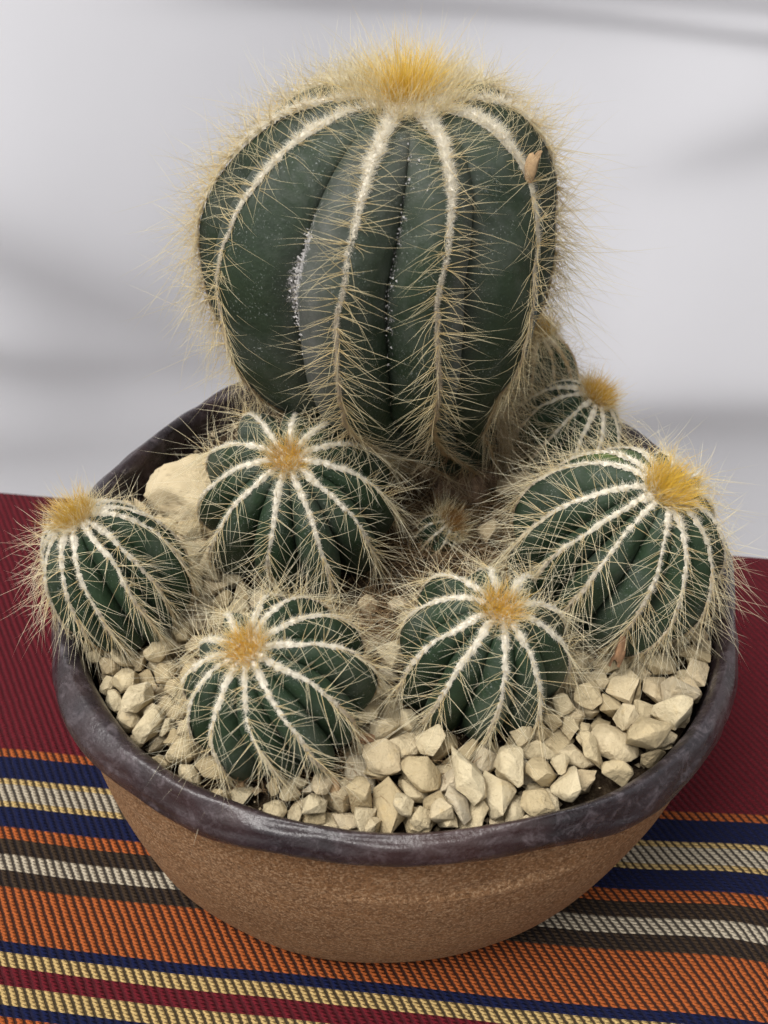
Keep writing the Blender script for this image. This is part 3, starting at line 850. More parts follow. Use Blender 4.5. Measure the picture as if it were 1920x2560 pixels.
# ------------------------------------------------------------------ stones
def stone_mesh(k):
    rr = random.Random(100 + k)
    rounded = k >= 12
    bm = bmesh.new()
    sx, sy, sz = rr.uniform(.85, 1.25), rr.uniform(.7, 1.0), rr.uniform(.48, .82)
    npts = 22 if rounded else rr.choice((11, 12, 13, 14))
    for i in range(npts):
        v = Vector((rr.gauss(0, 1), rr.gauss(0, 1), rr.gauss(0, 1))).normalized() * (rr.uniform(.9, 1.0) if rounded else rr.uniform(.84, 1.08))
        bm.verts.new((v.x * sx, v.y * sy, v.z * sz))
    r = bmesh.ops.convex_hull(bm, input=bm.verts)
    bmesh.ops.delete(bm, geom=[e for e in r['geom_interior'] if isinstance(e, bmesh.types.BMVert)], context='VERTS')
    bmesh.ops.dissolve_limit(bm, angle_limit=R(14), verts=bm.verts, edges=bm.edges)
    bmesh.ops.bevel(bm, geom=bm.edges[:], offset=.16 if rounded else .075, segments=2, profile=.6, affect='EDGES', clamp_overlap=True)
    bmesh.ops.triangulate(bm, faces=bm.faces)
    long = [e for e in bm.edges if e.calc_length() > .45]
    bmesh.ops.subdivide_edges(bm, edges=long, cuts=1)
    bmesh.ops.triangulate(bm, faces=bm.faces)
    for v in bm.verts:
        d = mnoise.noise(v.co * 1.9 + Vector((k * 7, 0, 0))) * .09 + mnoise.noise(v.co * 5 + Vector((k * 3, 5, 0))) * .035
        v.co += v.co.normalized() * d
    bmesh.ops.recalc_face_normals(bm, faces=bm.faces)
    me = bpy.data.meshes.new('stone'); bm.to_mesh(me); bm.free()
    for p in me.polygons: p.use_smooth = True
    me.set_sharp_from_angle(angle=R(28))
    me.materials.append(M_STONE)
    return me
STONE_MESH = [stone_mesh(k) for k in range(18)]
#STONES_BEGIN
STONES = [
    (12, 0.00884, 0.08268, -0.09262, 0.09661, 0.456, 0.806, 0.373, -0.057), (15, 0.00979, 0.0229, -0.10784, 0.0947, 0.416, -0.424, -0.666, 0.452), (0, 0.00515, 0.0143, -0.12089, 0.09433, 0.22, 0.841, 0.481, -0.113),
    (12, 0.00499, 0.00217, -0.11815, 0.09412, 0.757, 0.113, 0.43, 0.48), (4, 0.0067, 0.011, -0.09425, 0.0951, 0.04, -0.864, 0.334, -0.374), (6, 0.00719, -0.0038, -0.09996, 0.09392, 0.079, 0.197, 0.951, 0.226),
    (12, 0.0078, 0.00828, -0.10561, 0.0928, 0.322, 0.219, 0.137, 0.911), (8, 0.00468, 0.00738, -0.12105, 0.09188, 0.171, -0.414, -0.85, -0.278), (3, 0.00843, 0.03784, -0.10208, 0.09255, 0.217, -0.74, 0.384, -0.508),
    (6, 0.0066, 0.01913, -0.11595, 0.09162, 0.263, 0.813, -0.381, -0.354), (4, 0.00533, -0.02679, -0.1167, 0.09142, 0.903, -0.185, 0.092, 0.376), (7, 0.0047, 0.0535, -0.10188, 0.09309, 0.313, 0.673, 0.599, -0.301),
    (8, 0.00467, 0.04194, -0.09186, 0.09357, 0.284, -0.671, 0.588, 0.352), (16, 0.00498, -0.02341, -0.10884, 0.09174, 0.004, -0.568, 0.748, -0.343), (1, 0.00785, 0.05515, -0.10759, 0.09094, 0.389, 0.482, -0.766, -0.175),
    (7, 0.00631, 0.0775, -0.08377, 0.09368, 0.666, 0.735, 0.117, -0.056), (4, 0.0042, -0.06913, -0.08937, 0.09366, 0.006, -0.789, -0.555, 0.263), (0, 0.00554, 0.01281, -0.11514, 0.09051, 0.361, -0.393, -0.207, -0.82),
    (16, 0.00653, -0.08757, -0.07556, 0.09384, 0.086, -0.442, 0.843, -0.295), (0, 0.00798, -0.01143, -0.11155, 0.08967, 0.481, 0.721, -0.013, 0.499), (4, 0.00616, -0.00428, -0.08821, 0.09244, 0.259, 0.8, 0.54, 0.04),
    (17, 0.00804, 0.047, -0.10288, 0.09028, 0.38, 0.467, -0.797, 0.041), (1, 0.00695, 0.0642, -0.09572, 0.0912, 0.424, 0.121, -0.454, 0.775), (4, 0.00607, 0.06618, -0.07287, 0.09364, 0.056, 0.608, -0.768, -0.194),
    (16, 0.00618, -0.08238, -0.08625, 0.09223, 0.812, -0.371, -0.358, 0.275), (4, 0.00486, 0.00444, -0.08411, 0.09251, 0.279, -0.589, 0.165, -0.74), (11, 0.00909, 0.09385, -0.07956, 0.09141, 0.381, -0.467, 0.202, 0.772),
    (5, 0.00577, -0.00932, -0.11938, 0.08841, 0.371, -0.59, 0.712, 0.082), (2, 0.00732, 0.04535, -0.11343, 0.0882, 0.026, 0.612, 0.779, -0.135), (3, 0.00547, 0.01539, -0.1193, 0.08813, 0.645, 0.454, -0.392, -0.473),
    (8, 0.00881, 0.09722, -0.07192, 0.09138, 0.201, -0.26, 0.49, 0.807), (13, 0.00874, 0.00192, -0.09369, 0.08914, 0.445, 0.861, -0.009, 0.245), (6, 0.00538, 0.00746, -0.11982, 0.08753, 0.644, -0.032, 0.005, 0.765),
    (10, 0.00889, 0.03216, -0.11071, 0.08734, 0.366, 0.453, 0.77, 0.261), (7, 0.00557, 0.05664, -0.07765, 0.09147, 0.492, 0.047, -0.63, 0.599), (0, 0.00471, 0.05245, -0.08365, 0.09097, 0.585, -0.732, -0.059, 0.344),
    (12, 0.0062, -0.07002, -0.0945, 0.0894, 0.68, 0.614, -0.137, 0.376), (9, 0.00724, 0.01534, -0.10481, 0.08784, 0.917, 0.01, -0.191, -0.351), (16, 0.00534, -0.08377, -0.05403, 0.09348, 0.044, -0.983, -0.176, -0.041),
    (6, 0.00443, -0.07651, -0.08585, 0.09056, 0.201, -0.66, 0.432, -0.58), (5, 0.0081, 0.0797, -0.06909, 0.09106, 0.727, 0.478, -0.183, 0.458), (5, 0.00576, -0.01517, -0.11852, 0.08673, 0.362, -0.81, -0.209, 0.412),
    (0, 0.00704, 0.07206, -0.10203, 0.08785, 0.527, -0.806, -0.129, 0.238), (7, 0.00461, -0.03429, -0.10913, 0.08778, 0.781, 0.575, 0.242, 0.028), (12, 0.00902, 0.07333, -0.09039, 0.08832, 0.051, -0.289, -0.952, 0.081),
    (14, 0.0065, -0.06672, -0.06855, 0.09125, 0.162, 0.043, -0.985, -0.045), (5, 0.00796, 0.02329, -0.1165, 0.08595, 0.578, -0.289, 0.486, -0.589), (7, 0.0047, 0.04863, -0.08805, 0.0897, 0.228, -0.597, -0.057, -0.767),
    (6, 0.0065, 0.00567, -0.10863, 0.08707, 0.368, 0.607, -0.7, 0.073), (8, 0.00786, 0.01531, -0.09079, 0.08829, 0.319, 0.636, 0.519, 0.473), (9, 0.00525, -0.00673, -0.12121, 0.0859, 0.622, -0.005, -0.723, -0.3),
    (7, 0.00777, -0.01936, -0.11007, 0.08622, 0.795, 0.194, 0.104, 0.565), (8, 0.00473, 0.05893, -0.08452, 0.08966, 0.252, -0.599, -0.277, 0.708), (14, 0.00528, -0.08143, -0.07989, 0.08991, 0.298, 0.326, 0.616, 0.652),
    (11, 0.00775, 0.06078, -0.09509, 0.08748, 0.861, -0.457, 0.019, 0.22), (10, 0.00779, -0.01016, -0.07908, 0.08904, 0.474, 0.701, 0.455, 0.276), (10, 0.00971, -0.00198, -0.11332, 0.085, 0.217, 0.598, 0.74, 0.219),
    (5, 0.00575, -0.02527, -0.11655, 0.08581, 0.008, 0.026, -0.616, -0.788), (2, 0.0064, -0.09566, -0.05533, 0.09156, 0.834, -0.399, 0.091, -0.37), (6, 0.00469, -0.03241, -0.11692, 0.08589, 0.844, 0.127, -0.518, 0.055),
    (16, 0.00633, -0.09393, -0.06486, 0.09044, 0.448, -0.193, 0.251, 0.836), (1, 0.0074, 0.04629, -0.11043, 0.08554, 0.668, 0.481, -0.442, -0.356), (8, 0.00705, 0.02995, -0.09643, 0.08696, 0.949, -0.015, -0.267, -0.166),
    (10, 0.00708, 0.075, -0.07516, 0.08907, 0.809, -0.292, 0.29, 0.421), (4, 0.00538, -0.00546, -0.09995, 0.08706, 0.627, -0.193, -0.077, -0.751), (14, 0.0056, -0.07612, -0.06837, 0.09012, 0.531, -0.071, -0.498, -0.682),
    (5, 0.00628, 0.1073, -0.06132, 0.09062, 0.224, -0.056, -0.868, 0.438), (6, 0.0067, 0.08847, -0.08643, 0.08786, 0.04, 0.182, -0.979, 0.084), (0, 0.00636, 0.03804, -0.1014, 0.08646, 0.666, -0.61, -0.245, -0.353),
    (17, 0.00462, -0.0741, -0.07831, 0.08928, 0.112, 0.185, -0.094, -0.972), (13, 0.00542, -0.07365, -0.08847, 0.08796, 0.682, -0.593, -0.161, -0.396), (0, 0.00607, 0.0711, -0.06499, 0.09008, 0.35, -0.385, -0.078, -0.851),
    (1, 0.00717, 0.04739, -0.09329, 0.08685, 0.062, -0.194, -0.965, -0.167), (0, 0.00568, 0.06535, -0.05643, 0.09069, 0.576, 0.48, 0.641, 0.167), (12, 0.00486, -0.03835, -0.11382, 0.08512, 0.761, -0.129, -0.145, -0.619),
    (5, 0.00626, 0.0848, -0.0939, 0.08659, 0.194, -0.6, 0.125, -0.766), (3, 0.00615, 0.03741, -0.11348, 0.08454, 0.639, -0.41, -0.517, 0.396), (8, 0.00647, 0.06072, -0.1035, 0.08538, 0.162, 0.06, 0.893, -0.415),
    (5, 0.00674, -0.00833, -0.08992, 0.08647, 0.312, -0.248, -0.65, -0.647), (9, 0.00949, 0.08329, -0.06915, 0.0877, 0.4, -0.685, -0.249, 0.556), (7, 0.00671, 0.08356, -0.07694, 0.08775, 0.963, -0.133, 0.139, 0.188),
    (1, 0.00427, -0.07205, -0.08313, 0.08786, 0.132, 0.845, -0.443, 0.271), (3, 0.00695, 0.02251, -0.09315, 0.086, 0.992, -0.033, -0.04, 0.118), (11, 0.00499, 0.00662, -0.0861, 0.08728, 0.194, 0.22, 0.787, 0.543),
    (14, 0.00662, -0.08062, -0.06132, 0.08921, 0.615, 0.508, -0.592, -0.118), (11, 0.00653, -0.07703, -0.04355, 0.09097, 0.362, 0.482, 0.779, -0.171), (6, 0.00547, -0.02149, -0.11763, 0.08381, 0.775, -0.093, -0.124, -0.613),
    (12, 0.00519, -0.06725, -0.10132, 0.08549, 0.281, -0.173, -0.824, 0.461), (5, 0.00479, -0.0568, -0.10922, 0.08477, 0.314, 0.261, 0.859, 0.308), (4, 0.00468, -0.03303, -0.10444, 0.08517, 0.813, -0.565, 0.072, 0.121),
    (4, 0.0083, 0.00079, -0.0518, 0.08933, 0.157, 0.638, 0.751, -0.064), (6, 0.00734, -0.01102, -0.09922, 0.0848, 0.78, -0.032, 0.145, -0.608), (11, 0.00642, 0.00262, -0.0845, 0.08654, 0.254, -0.447, 0.561, -0.649),
    (6, 0.00472, -0.02685, -0.10575, 0.0849, 0.086, 0.746, -0.426, 0.505), (3, 0.00606, 0.09503, -0.05636, 0.08933, 0.717, -0.696, -0.002, -0.038), (11, 0.00621, 0.00608, -0.09926, 0.08499, 0.003, 0.443, -0.774, -0.452),
    (15, 0.00649, -0.07104, -0.0474, 0.09002, 0.777, -0.367, 0.056, 0.508), (5, 0.00635, 0.04272, -0.09875, 0.08486, 0.54, -0.372, 0.682, -0.325), (15, 0.00545, -0.06005, -0.09849, 0.08512, 0.211, -0.086, -0.963, -0.147),
    (9, 0.0049, 0.04142, -0.11834, 0.08329, 0.698, -0.515, -0.433, -0.245), (17, 0.00493, -0.07872, -0.07485, 0.08759, 0.031, 0.055, 0.487, -0.871), (11, 0.00674, 0.05808, -0.07864, 0.08663, 0.183, -0.168, -0.072, 0.966),
    (0, 0.00467, -0.03934, -0.10408, 0.08462, 0.734, -0.303, 0.573, 0.204), (16, 0.00662, -0.07176, -0.06092, 0.08833, 0.013, -0.263, 0.583, 0.768), (9, 0.00595, 0.03329, -0.11884, 0.08265, 0.516, -0.017, 0.039, 0.856),
    (5, 0.00665, 0.00745, -0.11763, 0.08255, 0.356, 0.271, 0.367, 0.815), (6, 0.00517, -0.0297, -0.11368, 0.08327, 0.128, -0.913, -0.386, -0.04), (15, 0.00426, -0.08312, -0.06804, 0.08806, 0.404, -0.003, -0.628, -0.665),
    (13, 0.00657, -0.09101, -0.0793, 0.0861, 0.27, 0.254, 0.601, 0.708), (6, 0.00625, 0.06464, -0.08622, 0.08538, 0.346, -0.722, -0.468, 0.375), (8, 0.00701, 0.06023, -0.06321, 0.08745, 0.244, 0.77, -0.348, -0.475),
    (7, 0.0046, 0.0508, -0.07856, 0.08651, 0.795, 0.288, -0.467, 0.259), (5, 0.00492, -0.01221, -0.11934, 0.08232, 0.086, 0.13, 0.572, 0.806), (1, 0.00511, -0.0909, -0.0535, 0.08884, 0.216, 0.475, -0.674, -0.523),
    (2, 0.00917, 0.01466, -0.1097, 0.08196, 0.161, -0.642, 0.739, -0.126), (3, 0.00551, 0.01649, -0.09947, 0.08401, 0.081, -0.032, 0.984, 0.153), (15, 0.00492, -0.07803, -0.09557, 0.08449, 0.622, -0.624, 0.049, -0.47),
    (2, 0.00889, 0.05469, -0.08787, 0.08399, 0.051, 0.886, 0.427, -0.175), (1, 0.00473, -0.04945, -0.10685, 0.0833, 0.452, 0.235, -0.693, -0.509), (6, 0.0088, 0.0937, -0.06678, 0.08606, 0.259, -0.291, -0.044, -0.92),
    (3, 0.00777, 0.06631, -0.07117, 0.08584, 0.596, 0.254, 0.673, 0.356), (12, 0.00623, -0.05373, -0.04347, 0.08906, 0.581, -0.599, -0.249, 0.492), (10, 0.00486, 0.04021, -0.08864, 0.08495, 0.194, 0.417, -0.648, -0.607),
    (4, 0.00431, -0.08014, -0.08786, 0.08511, 0.158, 0.783, 0.588, 0.127), (2, 0.0065, 0.00642, -0.08897, 0.08431, 0.853, 0.035, -0.123, 0.506), (4, 0.00601, 0.11776, 0.00132, 0.09337, 0.561, 0.177, -0.107, 0.801),
    (17, 0.00581, 0.09699, 0.03895, 0.09717, 0.363, 0.889, 0.276, -0.034), (3, 0.00579, 0.03472, -0.03354, 0.08992, 0.606, 0.146, 0.367, -0.691), (2, 0.00506, -0.07273, -0.09183, 0.08427, 0.85, -0.008, -0.167, -0.5),
    (17, 0.00603, -0.09751, -0.07121, 0.08602, 0.644, -0.578, 0.393, -0.309), (16, 0.00538, -0.08102, 0.00999, 0.09433, 0.016, 0.028, -0.048, -0.998), (6, 0.00733, 0.1069, -0.05041, 0.08769, 0.277, 0.922, -0.27, -0.007),
    (12, 0.00483, 0.1184, -0.005, 0.09298, 0.487, -0.013, -0.7, 0.522), (12, 0.00627, -0.00604, -0.0669, 0.08635, 0.846, -0.299, 0.003, 0.441), (16, 0.00784, 0.09885, 0.01839, 0.09423, 0.345, 0.187, 0.912, -0.119),
    (14, 0.00492, -0.0855, -0.08551, 0.0847, 0.209, -0.096, -0.473, -0.85), (15, 0.00492, -0.00872, -0.0816, 0.08508, 0.941, 0.203, -0.014, 0.271), (6, 0.00644, 0.05462, -0.07157, 0.08561, 0.827, -0.049, -0.403, 0.388),
    (16, 0.00485, -0.0646, -0.03488, 0.08966, 0.329, -0.857, -0.342, 0.199), (6, 0.00881, -0.02175, -0.05537, 0.08641, 0.524, -0.051, 0.01, 0.85), (1, 0.0075, -0.00261, -0.07651, 0.08461, 0.605, 0.719, 0.068, 0.334),
    (15, 0.00523, -0.0124, -0.09181, 0.08375, 0.402, -0.908, 0.081, -0.082), (9, 0.00485, 0.00421, -0.10172, 0.08284, 0.204, 0.316, -0.926, 0.022), (2, 0.00915, -0.04364, -0.03398, 0.08832, 0.241, 0.452, 0.015, -0.859),
    (8, 0.00541, -0.08599, -0.07463, 0.08536, 0.335, -0.239, 0.66, -0.629), (17, 0.00437, -0.06379, -0.09416, 0.0837, 0.021, -0.979, 0.105, 0.173), (15, 0.00529, -0.05079, -0.05478, 0.08724, 0.203, 0.404, 0.315, -0.835),
    (12, 0.00547, -0.07181, -0.06999, 0.08565, 0.14, -0.16, 0.094, -0.973), (8, 0.00623, 0.07734, -0.06373, 0.08601, 0.513, 0.127, -0.849, 0.031), (12, 0.00528, -0.10179, -0.05608, 0.08705, 0.515, 0.391, -0.677, 0.352),
    (15, 0.00563, -0.06829, -0.0204, 0.09049, 0.94, -0.252, -0.169, -0.159), (8, 0.0048, -0.09009, -0.0075, 0.09202, 0.852, -0.185, 0.373, -0.318), (1, 0.00507, 0.0327, -0.09244, 0.08333, 0.464, -0.428, -0.64, 0.438),
    (16, 0.00498, -0.11192, -0.00296, 0.0923, 0.94, -0.104, 0.044, -0.322), (4, 0.00497, -0.0644, -0.07252, 0.08533, 0.269, -0.424, 0.152, -0.851), (15, 0.00528, -0.08344, -0.00764, 0.09168, 0.909, -0.068, -0.077, 0.404),
    (15, 0.00676, -0.06575, -0.05022, 0.08695, 0.449, -0.306, 0.729, -0.417), (8, 0.00557, 0.0748, -0.05607, 0.08669, 0.092, -0.287, 0.139, 0.943), (15, 0.0057, -0.06534, -0.08607, 0.08361, 0.446, 0.085, -0.022, -0.891),
    (5, 0.00632, -0.00127, -0.09505, 0.08252, 0.752, 0.416, -0.355, -0.368), (9, 0.0065, 0.10763, -0.05433, 0.0865, 0.775, -0.521, 0.214, -0.287), (13, 0.00569, -0.05457, -0.03493, 0.08867, 0.403, 0.642, -0.573, 0.313),
    (4, 0.00561, 0.07994, -0.08255, 0.08388, 0.295, 0.185, -0.803, 0.484), (14, 0.00646, -0.069, -0.07922, 0.0839, 0.576, -0.4, -0.299, -0.647), (16, 0.00588, -0.08246, -0.05569, 0.08642, 0.062, -0.13, -0.365, 0.92),
    (6, 0.00493, -0.06947, -0.0099, 0.09126, 0.768, -0.116, 0.381, -0.502), (12, 0.0043, -0.07868, -0.08013, 0.0844, 0.899, -0.338, -0.043, 0.276), (5, 0.00705, 0.08869, -0.08608, 0.08296, 0.834, 0.536, -0.128, 0.013),
    (1, 0.00529, -0.01378, -0.07391, 0.08469, 0.032, 0.326, 0.842, 0.429), (2, 0.00713, 0.10408, -0.06492, 0.08501, 0.728, -0.629, 0.22, -0.162), (7, 0.00538, 0.06847, -0.06009, 0.08584, 0.052, 0.178, -0.46, -0.868),
    (6, 0.00638, 0.11584, -0.0108, 0.09042, 0.168, 0.223, 0.145, 0.949), (4, 0.00639, 0.03841, 0.01107, 0.09259, 0.14, -0.684, 0.526, -0.486), (4, 0.0055, -0.01599, -0.06544, 0.0851, 0.172, -0.23, -0.179, 0.941),
    (9, 0.00497, 0.07129, -0.06775, 0.08502, 0.678, -0.412, 0.301, -0.529), (11, 0.00719, 0.10166, 0.00667, 0.09178, 0.226, -0.534, 0.564, 0.587), (4, 0.00621, -0.08169, -0.04753, 0.08663, 0.06, -0.109, -0.386, 0.914),
    (16, 0.00478, -0.08993, -0.06882, 0.08492, 0.115, -0.087, -0.989, 0.036), (4, 0.00575, -0.05627, -0.05999, 0.08551, 0.77, 0.574, -0.149, 0.236), (7, 0.00622, 0.11898, 0.01637, 0.093, 0.166, -0.064, -0.851, -0.494),
    (13, 0.00527, -0.09955, -0.00552, 0.09108, 0.407, 0.057, 0.183, 0.893), (4, 0.00664, -0.0416, -0.04958, 0.08625, 0.825, 0.103, -0.391, 0.394), (8, 0.00638, 0.08688, 0.01095, 0.09233, 0.155, 0.157, -0.099, -0.97),
    (3, 0.00611, -0.0874, -0.06104, 0.08512, 0.39, -0.745, 0.149, -0.52), (10, 0.00655, -0.08207, -0.03668, 0.08742, 0.148, 0.691, -0.487, -0.513), (10, 0.00842, 0.11134, 0.03309, 0.09383, 0.402, 0.586, -0.451, -0.541),
    (0, 0.00646, -0.01143, -0.057, 0.08538, 0.93, 0.048, -0.242, 0.272), (16, 0.00445, -0.06117, -0.06441, 0.08524, 0.219, -0.872, 0.093, -0.428), (5, 0.00648, -0.08157, 0.00147, 0.09121, 0.593, -0.71, -0.231, 0.301),
    (8, 0.00545, 0.02971, -0.01699, 0.08966, 0.262, -0.132, -0.924, -0.247), (16, 0.00489, -0.06491, -0.02524, 0.089, 0.804, -0.321, -0.194, 0.461), (11, 0.00621, 0.08044, -0.0549, 0.08542, 0.453, -0.308, -0.739, 0.392),
    (0, 0.00599, 0.08883, -0.05261, 0.08571, 0.251, 0.894, 0.055, -0.367), (0, 0.00582, -0.04968, -0.04944, 0.08607, 0.255, 0.241, -0.735, 0.58), (5, 0.00542, 0.08782, -0.05739, 0.08526, 0.421, 0.214, -0.13, 0.872),
    (3, 0.00928, 0.0523, 0.03829, 0.09362, 0.092, 0.06, -0.632, 0.767), (3, 0.00623, 0.01753, -0.02445, 0.08823, 0.434, -0.72, 0.353, -0.412), (16, 0.00493, -0.101, -0.06283, 0.08474, 0.666, 0.252, -0.604, -0.357),
    (13, 0.00485, -0.09172, 0.00036, 0.09106, 0.162, -0.518, -0.779, -0.312), (8, 0.00617, 0.01422, -0.03724, 0.0869, 0.718, 0.255, 0.644, 0.07), (11, 0.00469, 0.0987, -0.07615, 0.08344, 0.049, -0.441, 0.741, 0.504),
    (2, 0.00595, 0.05373, -0.08904, 0.08175, 0.012, -0.771, 0.637, 0.003), (6, 0.00637, 0.02628, -0.02886, 0.0876, 0.749, 0.141, 0.246, -0.599), (4, 0.00501, -0.00291, -0.05868, 0.08502, 0.052, 0.884, 0.443, -0.139),
    (5, 0.00865, 0.06565, -0.05036, 0.08474, 0.122, -0.14, -0.532, -0.826), (2, 0.00543, -0.06545, -0.06287, 0.08442, 0.442, -0.044, 0.884, -0.145), (4, 0.00547, -0.04799, -0.03458, 0.08722, 0.611, 0.685, -0.165, -0.361),
    (10, 0.00604, 0.02063, -0.01689, 0.08881, 0.506, 0.601, -0.204, -0.584), (5, 0.00577, 0.08924, -0.07495, 0.083, 0.769, 0.529, -0.318, -0.169), (0, 0.0068, -0.05938, -0.04966, 0.08514, 0.252, 0.823, -0.268, -0.432),
    (11, 0.00506, 0.03382, -0.02849, 0.08774, 0.618, -0.228, 0.531, -0.533), (3, 0.00467, 0.04806, -0.07955, 0.08274, 0.271, -0.786, 0.426, -0.356), (16, 0.00624, -0.07372, -0.03387, 0.08683, 0.68, -0.192, -0.071, -0.705),
    (16, 0.00513, -0.07738, -0.01121, 0.08942, 0.204, 0.211, -0.651, -0.7), (4, 0.00784, 0.05704, 0.02927, 0.09262, 0.739, -0.147, -0.162, -0.637), (13, 0.0047, -0.06203, -0.05738, 0.08487, 0.544, 0.376, -0.571, 0.487),
    (13, 0.00567, -0.03802, -0.06033, 0.08426, 0.567, 0.551, -0.61, -0.051), (0, 0.00916, 0.06335, 0.01383, 0.09059, 0.55, 0.708, 0.406, -0.18), (15, 0.00576, -0.05102, -0.02393, 0.08771, 0.033, 0.581, 0.803, 0.126),
    (7, 0.00576, -0.07904, -0.07079, 0.08302, 0.366, -0.568, -0.199, -0.71), (9, 0.0053, 0.09463, -0.05323, 0.08491, 0.598, -0.253, 0.628, -0.429), (8, 0.00525, 0.10843, 0.01727, 0.09187, 0.086, -0.868, 0.301, 0.387),
    (16, 0.00507, -0.0398, -0.04151, 0.08604, 0.061, -0.001, 0.9, 0.431), (9, 0.00534, -0.0855, -0.07866, 0.08224, 0.209, 0.66, -0.708, 0.136), (12, 0.00605, -0.09049, -0.014, 0.08848, 0.941, 0.236, 0.238, 0.052),
    (16, 0.00571, -0.09138, 0.01351, 0.09131, 0.143, -0.06, 0.826, 0.542), (13, 0.00569, -0.07336, -0.05331, 0.08461, 0.695, 0.565, -0.428, 0.12), (1, 0.00625, -0.0078, -0.04353, 0.08539, 0.371, 0.155, -0.785, -0.472),
    (6, 0.00635, 0.04227, -0.03234, 0.08645, 0.401, -0.006, 0.04, -0.915), (6, 0.00873, 0.11118, -0.01213, 0.08775, 0.014, 0.264, 0.184, 0.947), (5, 0.00467, 0.07101, -0.0795, 0.08219, 0.187, 0.267, 0.45, 0.831),
    (7, 0.00724, 0.10944, -0.00263, 0.08903, 0.547, -0.455, -0.551, 0.436), (12, 0.0052, -0.07767, -0.02024, 0.08787, 0.459, 0.537, 0.666, -0.239), (3, 0.00592, 0.05452, -0.05078, 0.08457, 0.603, -0.683, -0.405, 0.079),
    (11, 0.0064, 0.1034, -0.05904, 0.08352, 0.401, 0.101, 0.861, 0.296), (6, 0.00481, 0.04091, -0.02353, 0.08754, 0.334, -0.036, 0.125, 0.933), (12, 0.00531, 0.07736, 0.03015, 0.09274, 0.752, -0.136, 0.414, -0.494),
    (7, 0.00615, -0.01018, -0.02602, 0.08684, 0.339, 0.268, -0.68, 0.592), (3, 0.00501, 0.04101, -0.01641, 0.08802, 0.047, 0.982, 0.178, -0.039), (8, 0.00426, -0.10133, -0.04886, 0.08497, 0.926, 0.234, 0.278, 0.105),
    (0, 0.00537, -0.07283, -0.00248, 0.08925, 0.481, -0.617, 0.569, 0.253), (1, 0.006, 0.00329, -0.02478, 0.08682, 0.224, -0.085, -0.786, -0.57), (7, 0.00542, -0.0246, -0.02871, 0.08646, 0.054, 0.511, -0.386, 0.766),
    (9, 0.00615, -0.07742, -0.01519, 0.08752, 0.766, -0.516, -0.202, -0.326), (11, 0.00572, -0.09945, 0.01318, 0.09047, 0.185, -0.809, 0.558, 0.019), (16, 0.00599, -0.11657, 0.01012, 0.09005, 0.451, 0.424, 0.066, 0.782),
    (17, 0.00574, -0.05816, -0.04038, 0.08498, 0.011, 0.537, -0.696, -0.476), (1, 0.00467, 0.00505, -0.03075, 0.08623, 0.674, -0.726, -0.124, 0.052), (16, 0.00424, -0.07077, 0.00594, 0.09001, 0.264, 0.81, 0.292, -0.435),
    (1, 0.0061, 0.05293, 0.0176, 0.09055, 0.439, 0.886, 0.143, 0.035), (15, 0.00529, -0.03418, -0.04851, 0.08418, 0.192, 0.873, -0.412, -0.174), (14, 0.00511, -0.0483, -0.04448, 0.08463, 0.874, 0.047, -0.403, 0.268),
    (13, 0.00482, -0.11882, -0.00131, 0.08902, 0.153, 0.609, -0.143, -0.765), (6, 0.00487, 0.10401, -0.04173, 0.08496, 0.517, -0.161, 0.087, 0.836), (3, 0.00571, -0.11069, 0.00131, 0.08897, 0.5, 0.842, 0.008, -0.2),
    (15, 0.0071, 0.09339, 0.00614, 0.08897, 0.416, -0.34, -0.17, -0.826), (11, 0.00528, -0.01494, -0.03921, 0.08498, 0.545, -0.181, 0.524, -0.629), (6, 0.00471, 0.05364, -0.04362, 0.0847, 0.93, 0.036, -0.173, 0.321),
    (14, 0.00464, -0.10955, -0.04766, 0.08431, 0.238, -0.764, 0.578, -0.159), (5, 0.00467, 0.11416, -0.0456, 0.08448, 0.216, 0.528, -0.736, -0.366), (9, 0.00548, -0.08292, -0.06556, 0.08223, 0.075, -0.747, -0.622, -0.223),
    (15, 0.00497, 0.05252, -0.03203, 0.0857, 0.596, -0.013, 0.277, 0.753), (13, 0.00539, -0.09571, -0.05049, 0.08369, 0.203, 0.75, 0.451, 0.439), (15, 0.00619, -0.06715, -0.04097, 0.08424, 0.441, 0.106, -0.066, -0.889),
    (16, 0.00521, -0.04307, -0.02218, 0.08638, 0.272, -0.171, 0.4, -0.858), (3, 0.00656, 0.09368, 0.04308, 0.09249, 0.054, -0.386, 0.601, -0.697), (16, 0.00498, -0.05915, -0.02642, 0.08598, 0.189, -0.947, -0.213, 0.148),
    (3, 0.00569, -0.09691, -0.01398, 0.087, 0.749, -0.2, 0.579, -0.251), (5, 0.0052, 0.09829, -0.0506, 0.08343, 0.38, -0.078, -0.61, -0.691), (13, 0.00437, -0.09841, 0.00685, 0.08938, 0.789, -0.414, 0.079, 0.447),
    (13, 0.00646, -0.08626, -0.03107, 0.08496, 0.014, -0.687, -0.722, 0.078), (5, 0.00609, -0.10845, -0.0087, 0.08725, 0.35, 0.511, -0.213, -0.756), (4, 0.0054, -0.10391, -0.01445, 0.08685, 0.492, -0.143, 0.546, -0.663),
    (3, 0.00486, 0.05782, -0.02819, 0.0856, 0.1, 0.117, 0.978, 0.139), (10, 0.00549, -0.09846, 0.00171, 0.08829, 0.2, 0.051, -0.259, 0.944), (17, 0.00611, -0.06255, -0.01202, 0.08666, 0.75, -0.471, -0.192, -0.423),
    (8, 0.00947, 0.1131, 0.00813, 0.08759, 0.196, -0.298, -0.898, -0.257), (0, 0.00785, 0.10235, 0.01083, 0.08833, 0.232, -0.203, 0.455, 0.835), (13, 0.00465, -0.09416, -0.02072, 0.08612, 0.677, -0.077, 0.617, 0.395),
